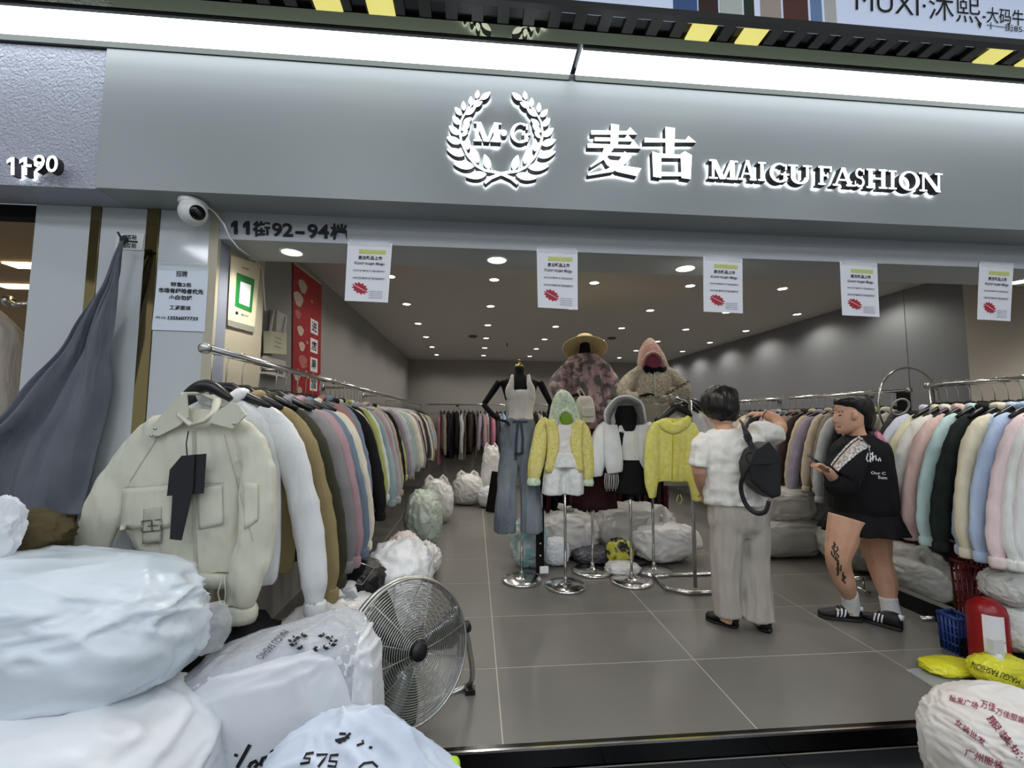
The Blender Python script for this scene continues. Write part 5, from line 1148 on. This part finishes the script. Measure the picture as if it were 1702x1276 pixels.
# her backpack
bk = thing('backpack', 'black flap backpack slung on the right shoulder of the person in white', 'backpack', P(1272, 790, Y=2.80))
bm_ = mat('backpack_nylon', (20,21,24), .55, bump=(120,.12)); mb = MB()
zb_ = lambda x, y: (1140+x/5.317, 620+y/5.317)
outl = [zb_(*q) for q in ((735,598),(850,738),(852,1085),(775,1118),(690,1060),(585,960),(555,800),(610,680))]
mb.prism([P(*q, Y=2.72) for q in outl], (0,.13,0)); mb.union('bag_body', bm_, bk, voxel=.009, smooth=8, folds=.006, fs=9, seed=40)
slab('flap', [zb_(*q) for q in ((735,605),(845,740),(770,800),(560,810),(612,688))], 2.705, bm_, bk, .02)
for nm, pts, r in (('strap', ((1232,700,-.02),(1239,715,-.14),(1246,735,-.16),(1254,755,-.24)), .024), ('strap', ((1247,772,-.28),(1234,795,-.26),(1232,815,-.24),(1240,838,-.24),(1256,852,-.26),(1272,850,-.28),(1278,832,-.28)), .016), ('grab_loop', ((1246,770,-.3),(1241,762,-.3),(1242,754,-.3),(1250,752,-.3)), .008)):
    rows = catmull(pts, 4); MB().sweep([P(a, b, Y=W1+d) for a, b, d in rows], r, 8, flat=.25, up=(0,1,0)).build(nm, bm_, bk)
MB().box(P(1243, 727, Y=W1-.175), (.05,.012,.04), Matrix.Rotation(-.4, 3, 'Y')).build('buckle', black_plastic, bk, smooth=False)
# ================================================================ the woman in black, in profile
W2 = 3.05
p2 = thing('person', 'person in a black jacket with lace collar and black skirt looking at a phone', 'person', P(1432, 1034, Z=0))
mb = MB()
HL(mb, W2, [(1420,664,0,9,.045),(1418,670,0,20,.07),(1417,680,0,25,.078),(1415,690,0,25.5,.078),(1412,700,0,23,.072),(1410,709,0,19,.064),(1404,716,0,12,.048),(1402,721,0,6,.03)], n=24)
SP(mb, W2, [(1396,686,0,3),(1391,693,0,4),(1387.5,699,0,4.2),(1391,702,0,3.2)], n=10)           # nose
SP(mb, W2, [(1394,704,0,3.5),(1391,707,0,3.2),(1394,709,0,3)], n=8); SP(mb, W2, [(1395,710,0,3.5),(1392,712,0,3.2),(1396,716,0,5),(1398,720,0,4.5)], n=8)   # lips and chin
SP(mb, W2, [(1396,682,0,5),(1393,680,0,4.5),(1394,674,0,6)], n=8)                                   # brow and forehead
SP(mb, W2, [(1420,684,-.078,3),(1422,690,-.086,5),(1419,697,-.08,3)], n=8, flat=.6)                # ear
SP(mb, W2, [(1418,700,0,14),(1422,718,0,12.5),(1428,738,0,16)])
HL(mb, W2, [(1430,735,0,22,.12),(1430,760,0,28,.14),(1430,800,0,27,.13),(1432,845,0,30,.13),(1434,865,0,32,.14)])
SP(mb, W2, [(1408,860,-.07,25),(1400,895,-.07,22),(1393,925,-.08,17.5),(1396,945,-.06,16),(1404,968,-.05,14.5),(1411,990,-.01,10),(1414,1008,.01,9),(1412,1020,.01,9)])
SP(mb, W2, [(1446,862,.06,25),(1454,900,.06,22),(1460,928,.05,17.5),(1466,948,.04,16.5),(1473,972,.02,15),(1477,995,.0,10.5),(1480,1015,-.02,9.5),(1480,1030,-.03,10)])
SP(mb, W2, [(1392,800,-.19,9),(1382,790,-.22,8),(1374,781,-.24,6.5)])
wr = P(1374, 781, Y=W2-.24); hand(mb, wr, P(1361, 772, Y=W2-.25)-wr, (.2,.1,1), .95, .8)
SP(mb, W2, [(1405,790,.10,9),(1385,785,.02,8),(1374,779,-.06,6.5)]); wr = P(1374, 779, Y=W2-.06); hand(mb, wr, P(1361, 774, Y=W2-.12)-wr, (.2,0,1), .9, .8)
b2 = mb.union('body', skin, p2, voxel=.006, smooth=3)
mb = MB(); HL(mb, W2, [(1417,658.5,0,12,.05),(1416,663,0,24,.086),(1418,670,0,27,.095),(1422,677,0,25.5,.096),(1427,686,0,21,.094),(1432,696,0,16,.087),(1435,706,0,12,.07),(1438,714,0,7,.05)], n=24)
SP(mb, W2, [(1438,700,.0,8),(1446,715,-.01,8),(1453,738,-.04,8),(1458,760,-.06,7),(1464,776,-.06,3)])
mb.union('hair', hair, p2, voxel=.006, smooth=3, folds=.006, fs=26, st=(1,1,.5), seed=43)
for nm, pts, r, m_ in (('eye', ((1398,690),(1394.5,690.5)), .0045, mat('eye_dark', (24,18,16), .3)), ('eyebrow', ((1401,684),(1394,684.5)), .004, hair), ('lips', ((1397,709.5),(1392,709)), .004, mat('lip', (170,96,92), .5))):
    o = MB().sweep([P(x, y, Y=W2-.06) for x, y in pts], r, 6).build(nm, m_, p2); drape(o, b2, None, .001)
blk = fabric('jacket_black', (15,15,18), (20,20,23), bump=(110,.15))
mb = MB(); HL(mb, W2, [(1428,722,0,15,.075),(1430,731,0,30,.115),(1430,745,0,39,.16),(1430,775,0,44,.175),(1433,810,0,47,.18),(1435,838,0,48,.185),(1435,850,0,45,.175)])
SP(mb, W2, [(1420,742,-.12,20),(1410,765,-.17,24),(1400,790,-.20,25),(1394,803,-.21,23),(1384,796,-.22,15)]); SP(mb, W2, [(1418,742,.10,18),(1406,775,.12,20),(1394,788,.06,17)])
j2 = mb.union('jacket', blk, p2, voxel=.009, smooth=5, folds=.012, fs=8, seed=45)
mb = MB(); HL(mb, W2, [(1434,842,0,44,.165),(1434,856,0,50,.19),(1433,870,0,54,.22),(1434,881,0,57,.235)], ripple=.07, k=11, n=66); mb.build('pleated_skirt', blk, p2)
lace2 = mat('lace_collar', (226,222,218), .8, rgb2=(150,146,146), nscale=70, contrast=.25, bump=(80,.5))
mb = MB(); N = 26; vs = []
ctr = [(1432,727),(1418,736),(1404,750),(1392,764),(1384,775)]
cc = catmull(ctr, 7)
for i, (x, y) in enumerate(cc):
    t = i/(len(cc)-1); sc_w = (15-7*t)*(1+.10*abs(sin(i*1.1)))
    vs += [P(x-4, y-3, Y=W2-.6), P(x+sc_w*.25, y+sc_w*.3, Y=W2-.6), P(x+sc_w*.6, y+sc_w*.62, Y=W2-.6), P(x+sc_w, y+sc_w*.95, Y=W2-.6)]
mb.add(vs, [(4*i+j, 4*i+j+1, 4*i+j+5, 4*i+j+4) for i in range(len(cc)-1) for j in range(3)])
lc = mb.build('lace_collar', lace2, p2, fix=False); drape(lc, j2, None, .008)
for off in (0, 4):
    s_ = strokes('collar_stripe', [[P(x-2+off, y+1, Y=W2-.6) for x, y in cc]], .0035, mat('stripe_peach', (226,190,160), .6) if off else ink, p2); drape(s_, j2, None, .012)
zs = lambda x, y: (1330+x/5.317, 640+y/5.317)
s_ = strokes('script_print', [[P(*zs(*q), Y=W2-.6) for q in l] for l in ([(610,550),(618,600),(622,680)],[(640,610),(600,600),(585,650),(600,675),(640,640)],[(640,590),(640,670),(650,630),(668,622),(672,665)],[(690,650),(690,672)],[(700,640),(712,672)])], .004, paper, p2); drape(s_, j2, None, .006)
for body, x0, x1, y0, y1 in (('Our C', 625, 755, 785, 760), ('Sum', 688, 768, 825, 798)):
    o = lettering('print', body, P(*zs(x0, y0), Y=W2-.6), P(*zs(x1, y0+8), Y=W2-.6), P(*zs(x0, y1), Y=W2-.6), paper, p2, bold=.015); drape(o, j2, None, .006)
tat = mat('tattoo', (58,48,42), .6); lines = []
rt_ = random.Random(5)
for k in range(16):
    t = k/15; x = 1383+18*t+rt_.uniform(-4, 5); y = 905+58*t; lines.append([P(x+rt_.uniform(-3,3), y-5, Y=W2-.6), P(x+rt_.uniform(-4,4), y, Y=W2-.6), P(x+rt_.uniform(-3,3), y+6, Y=W2-.6)])
s_ = strokes('tattoo', lines, .005, tat, p2); drape(s_, b2, None, .0015)
sock = fabric('sock_white', (226,226,224), bump=(120,.4), nst=(1,1,3))
sneak = mat('sneaker_black', (18,18,20), .6); gum = mat('sole_dark', (40,34,32), .6)
for (toe, heel), legrows in (((P(1360,1024,Z=0), P(1432,1033,Z=0)), [(1411,984,-.015,11.5),(1414,1000,.0,11.5),(1415,1012,.015,11.5),(1416,1020,.015,11)]), ((P(1430,1028,Z=0), P(1500,1049,Z=0)), [(1476,992,.0,12),(1479,1006,-.01,12),(1482,1022,-.03,12.5),(1484,1034,-.05,12.5)])):
    mb = MB(); SP(mb, W2, legrows); mb.build('sock', sock, p2)
    toe, heel = V(toe), V(heel)
    o, f = shoe(p2, toe, heel, .105, .10, sneak, gum, 'sneaker')
    side = 1 if f(0,1,0).y < f(0,-1,0).y else -1
    for k in range(3):
        st_ = MB(); t0 = .42+.085*k
        st_.add([f(t0-.045*j/9+.036*i/2, side*1.2, .03+.056*j/9) for j in range(10) for i in range(3)], [(3*j+i, 3*j+i+1, 3*j+i+4, 3*j+i+3) for j in range(9) for i in range(2)]); q = st_.build('side_stripe', paper, o, smooth=False)
        q2 = drape(q, o, V((f(0,0,0)-f(0,side,0))), .003)
        s_ = q.modifiers.new('thickness', 'SOLIDIFY'); s_.thickness = .002
    MB().box(f(.05, 0, .092), (.03,.05,.03)).build('heel_tab', paper, o)
    for k in range(4): MB().sweep([f(.52+.05*k, -.4, .085-.010*k), f(.52+.05*k, 0, .094-.012*k), f(.52+.05*k, .4, .085-.010*k)], .004, 6).build('lace', ink, o)
t = thing('phone', 'mobile phone in a glittery case held by the person in black', 'phone', P(1361, 772, Y=W2-.22))
ph = P(1360, 770, Y=W2-.22); Mr = frame(ph, P(1372,777,Y=W2-.22)-P(1352,764,Y=W2-.2), (0,.8,.6))
MB().box(ph, (.15,.075,.009), Mr).build('case', mat('phone_case', (170,160,150), .25, .4, rgb2=(90,40,50), nscale=40), t, smooth=False); MB().box(ph+Mr @ V((0,0,.006)), (.14,.068,.003), Mr).build('screen', mat('phone_screen', (30,32,40), .05), t, smooth=False)
bag('plastic_bag', 'slim pink and lime printed bag hanging behind the person in black', P(1484, 815, Y=2.98), (.09,.08,.42), 81, mat('bag_pinklime', (196,120,140), .4, rgb2=(176,186,70), nscale=5, contrast=.2), 4, amp=.08, crumple=.04, lean=(-.22,0))
# ================================================================ dark plaid form and hoop at the right
m6 = thing('mannequin', 'dark plaid shirt on a black block neck form before the right wall rail', 'mannequin', (P(1512, 760, Y=3.36).x, 3.36, 0))
plaid = mat('plaid_dark', (24,24,26), .85, rgb2=(52,52,50), nscale=22, contrast=.2)
mb = MB(); HL(mb, 3.36, [(1510,682,0,16,.06),(1511,692,0,30,.09),(1512,712,0,36,.11),(1512,760,0,35,.11),(1512,830,0,36,.115),(1512,868,0,36,.11)], ripple=.05); SP(mb, 3.36, [(1484,700,0,10),(1477,730,0,13),(1474,790,0,13),(1476,850,0,10)]); SP(mb, 3.36, [(1538,700,0,10),(1546,730,0,13),(1550,790,0,13),(1550,850,0,10)])
mb.union('plaid_shirt', plaid, m6, voxel=.011, smooth=3, folds=.008, fs=10, seed=50)
a = P(1503, 684, Y=3.36); MB().box(a+V((0,0,.075)), (.062,.062,.17)).build('neck_block', black_matte, m6, smooth=False)
MB().torus(P(1496, 676, Y=3.30), .07, .008, 28, 8, (.1,1,.4)).build('necklace', mat('necklace_grey', (150,150,146), .4), m6)
MB().sweep([(a.x, 3.36, .02), (a.x, 3.36, .8)], .013, 10).build('pole', chrome, m6); MB().lathe((a.x, 3.36, 0), [(.15,0),(.155,.01),(.15,.02),(.03,.03)], 30).build('base_plate', chrome, m6)
hp = P(1513, 675, Y=3.52); t = thing('hoop_mirror', 'large round thin chrome hoop standing behind the dark plaid shirt', 'hoop', (hp.x, 3.52, 0))
MB().torus(hp, half(1513, 675, 3.52, 59), .009, 60, 8, (-.1,1,.0)).build('hoop', chrome, t)
MB().sweep([(hp.x, 3.52, .02), (hp.x, 3.52, hp.z-half(1513,675,3.52,59))], .012, 10).build('pole', chrome, t); MB().lathe((hp.x, 3.52, 0), [(.15,0),(.155,.01),(.15,.02),(.03,.03)], 30).build('base_plate', chrome, t)
# ================================================================ shoe mirror and clutter at the right front
t = thing('floor_mirror', 'long low black framed mirror leaning on the floor under the front right rack', 'mirror', (3.40, 3.0, 0))
Mm = Matrix.Rotation(.16, 3, 'Y')
mo = V((3.36, 2.98, 0))
def mq(y, z, x=0): return mo+Mm @ V((x, 0, z))+V((0, y, 0))
MB().add([mq(-.42,.14,-.004), mq(.42,.14,-.004), mq(.42,.60,-.004), mq(-.42,.60,-.004), mq(-.42,.14,.004), mq(.42,.14,.004), mq(.42,.60,.004), mq(-.42,.60,.004)], [(0,1,2,3),(7,6,5,4),(0,4,5,1),(1,5,6,2),(2,6,7,3),(3,7,4,0)]).build('mirror_glass', mat('mirror_glass', (190,192,190), .04, 1), t, smooth=False)
for z0, z1, y0, y1, m_ in ((0,.11,-.44,.44,black_matte), (.11,.14,-.44,.44,chrome), (.60,.64,-.44,.44,black_matte), (.11,.62,-.45,-.415,black_matte), (.11,.62,.415,.45,black_matte)):
    c = mq((y0+y1)/2, (z0+z1)/2); MB().box(c, (.03, y1-y0, z1-z0), Mm).build('frame_bar', m_, t, smooth=False)
t2 = thing('foot_bar', 'pair of short chrome feet of the rack between the legs of the person in black', 'rack foot', P(1430, 975, Z=.03))
a = P(1420, 962, Z=.10); MB().sweep([a, a+V((.16,.0,0))], .022, 12).build('bar', chrome, t2); a2 = P(1425, 976, Z=.05); MB().sweep([a2, a2+V((.06,-.06,-.03))], .012, 10).build('peg', chrome, t2); MB().sweep([a+V((.08,.0,0)), V((a.x+.08,a.y,0))], .012, 10).build('leg', chrome, t2)
def basket(name, label, c, w_, d_, h_, m, rows=4, cols=5):
    t = thing(name, label, 'basket', c); c = V(c); mb = MB(); tp = .12
    def pt(s, u, v):
        k = 1-tp*(1-v); x, y = {0:(u,-1),1:(1,u),2:(-u,1),3:(-1,-u)}[s]; return c+V((x*w_/2*k, y*d_/2*k, v*h_))
    for s in range(4):
        for j in range(rows+1): mb.sweep([pt(s, -1, j/rows), pt(s, 1, j/rows)], .006 if j < rows else .012, 6)
        for i in range(cols+1): mb.sweep([pt(s, -1+2*i/cols, 0), pt(s, -1+2*i/cols, 1)], .007, 6)
    mb.build('lattice', m, t); MB().box(c+V((0,0,.006)), (w_*.86, d_*.86, .012)).build('bottom', m, t, smooth=False); return t
b = P(1590, 1055, Y=2.62); basket('basket', 'small blue slatted plastic basket on the floor at the right', (b.x, 2.62, 0), .11, .12, .22, mat('plastic_blue', (44,70,140), .35))
b = P(1632, 1000, Y=2.72); bx_, by_ = b.x, 2.62
basket('basket', 'tall dark red slatted plastic basket behind the blue one', (bx_, by_+.10, 0), .20, .18, .50, mat('plastic_red', (110,20,30), .35), 7, 6)
basket('basket', 'dark blue slatted basket beside the tall red basket', (bx_+.22, by_+.16, 0), .18, .18, .52, mat('plastic_navy', (24,28,62), .4), 7, 5)
c = P(1645, 1082, Y=2.40); c.z = 0
cz = P(1648, 996, Y=2.40).z
t = thing('red_canister', 'round shouldered red metal canister with a white label at the right', 'canister', c)
MB().lathe((c.x, 2.40, 0), [(.08,.0),(.088,.01),(.09,.03),(.09,cz-.07),(.08,cz-.03),(.05,cz),(.02,cz+.012)], 28).build('body', mat('canister_red', (150,22,26), .3), t)
mb = MB(); R = [[V((c.x+.0915*cos(a), 2.40+.0915*sin(a), z)) for a in [radians(q) for q in range(205, 266, 6)]] for z in (cz-.28, cz-.06)]
mb.add([p for r in R for p in r], [(i, i+1, i+12, i+11) for i in range(10)]); mb.build('label', paper, t)
t = thing('spray_bottle', 'white trigger spray bottle before the red canister', 'bottle', P(1656, 1092, Y=2.26)); sp_ = P(1655, 1085, Y=2.26)
MB().lathe((sp_.x, sp_.y, 0), [(.038,0),(.04,.01),(.04,.12),(.03,.17),(.016,.19),(.016,sp_.z)], 20).build('bottle', white_plastic, t)
h0 = V((sp_.x, 2.26, sp_.z)); MB().box2(h0+V((-.03,-.016,.0)), h0+V((.03,.016,.075))).build('spray_head', white_plastic, t, smooth=False)
MB().sweep([h0+V((.03,0,.03)), h0+V((.045,0,.0)), h0+V((.04,0,-.03))], [.01,.009,.006], 8).build('trigger', white_plastic, t)
MB().sweep([h0+V((.02,0,.055)), h0+V((.055,0,.055))], .010, 10).build('nozzle', white_plastic, t)
wc = fabric('fleece_white', (222,222,216), bump=(50,.4))
for k, (px, yb, yt, wp) in enumerate(((1700,1088,1010,40), (1698,1012,952,44), (1700,955,890,38))):
    b = P(px, yb, Y=2.36); tz = P(px, yt, Y=2.36).z; bag('folded_garment', 'white folded fleece at the right edge, %s of its stack' % ['lowest', 'middle one', 'topmost'][k], (b.x+.03, 2.42, max(0, b.z)), (.28, .26, tz-max(0, b.z)), 90+k, wc, 5, amp=.08, crumple=.05, cat='garment', group='folded fleeces at the right edge')
props(MB().box2((3.02, 2.28, 0), (3.36, 2.62, P(1700,1086,Y=2.36).z-.005)).build('storage_box', black_matte, smooth=False), 'black box under the folded fleeces at the right edge', 'box')
ylf = mat('yellow_film', (226,220,30), .25, bump=(12,.5,1.2), rgb2=(236,232,70), nscale=4)
t1, yb1 = bag('plastic_bag', 'flat yellow printed plastic bag lying on the step at the right', P(1592, 1128, Z=0)+V((.02,.06,0)), (.32,.18,.07), 95, ylf, 5, amp=.1, crumple=.06, top='sides', group='yellow bags at the right')
t2_, yb3 = bag('plastic_bag', 'larger yellow printed plastic bag leaning on the canister', P(1672, 1146, Z=0)+V((.04,.02,0)), (.34,.16,.165), 96, ylf, 5, amp=.08, crumple=.05, top='sides', group='yellow bags at the right', lean=(-.25,.1))
zq = lambda x, y: (1480+x/3.22, 880+y/3.22)
o = lettering('print', 'MAIGU FASHION', P(*zq(700,800), Y=1.9), P(*zq(440,705), Y=1.9), P(*zq(690,830), Y=1.9), ink, t2_); drape(o, yb3, None, .004)
wv = mat('woven_bag', (214,206,198), .4, rgb2=(226,224,220), nscale=6, bump=(7,.5,.5,3), brot=((.1,1.3,.1),(1,1,.2)))
t, wb2 = bag('woven_sack', 'printed white packing sack with red Chinese characters at the bottom right corner', (P(1572,1200,Y=1.62).x+.27, 1.62, ZG), (.56,.42,.47), 99, wv, 6, amp=.05, crumple=.02, st=(1,1,3), e=.7, cat='sack', top='sides')
rpr = mat('print_maroon', (140,40,66), .6)
for body, a, b_, c in (('批发广场', (310,880), (470,925), (318,912)), ('批发广场', (310,915), (465,960), (318,880)), ('万佳服装', (560,985), (715,1040), (568,950)), ('女装批发', (340,1040), (500,1160), (352,1005)), ('服装城', (510,1010), (690,1240), (545,985)), ('广州服装', (395,1210), (600,1290), (402,1165)), ('万佳', (480,950), (560,975), (485,905))):
    if a == (310,880): continue
    o = lettering('print', body, P(*zq(*a), Y=1.2), P(*zq(*b_), Y=1.2), P(*zq(*c), Y=1.2), rpr, t, bold=.01); drape(o, wb2, None, .004)
t = thing('crossbody_tray', 'thin clear acrylic sheet lying on the step under the flat yellow bag', 'sheet', P(1550, 1135, Z=.002))
MB().prism([P(x, y, Z=.003) for x, y in ((1506,1114),(1572,1156),(1620,1140),(1556,1106))], (0,0,.006)).build('sheet', mat('acrylic', (200,204,204), .08, alpha=.4), t, smooth=False)
bpy.data.scenes.remove(TMP)
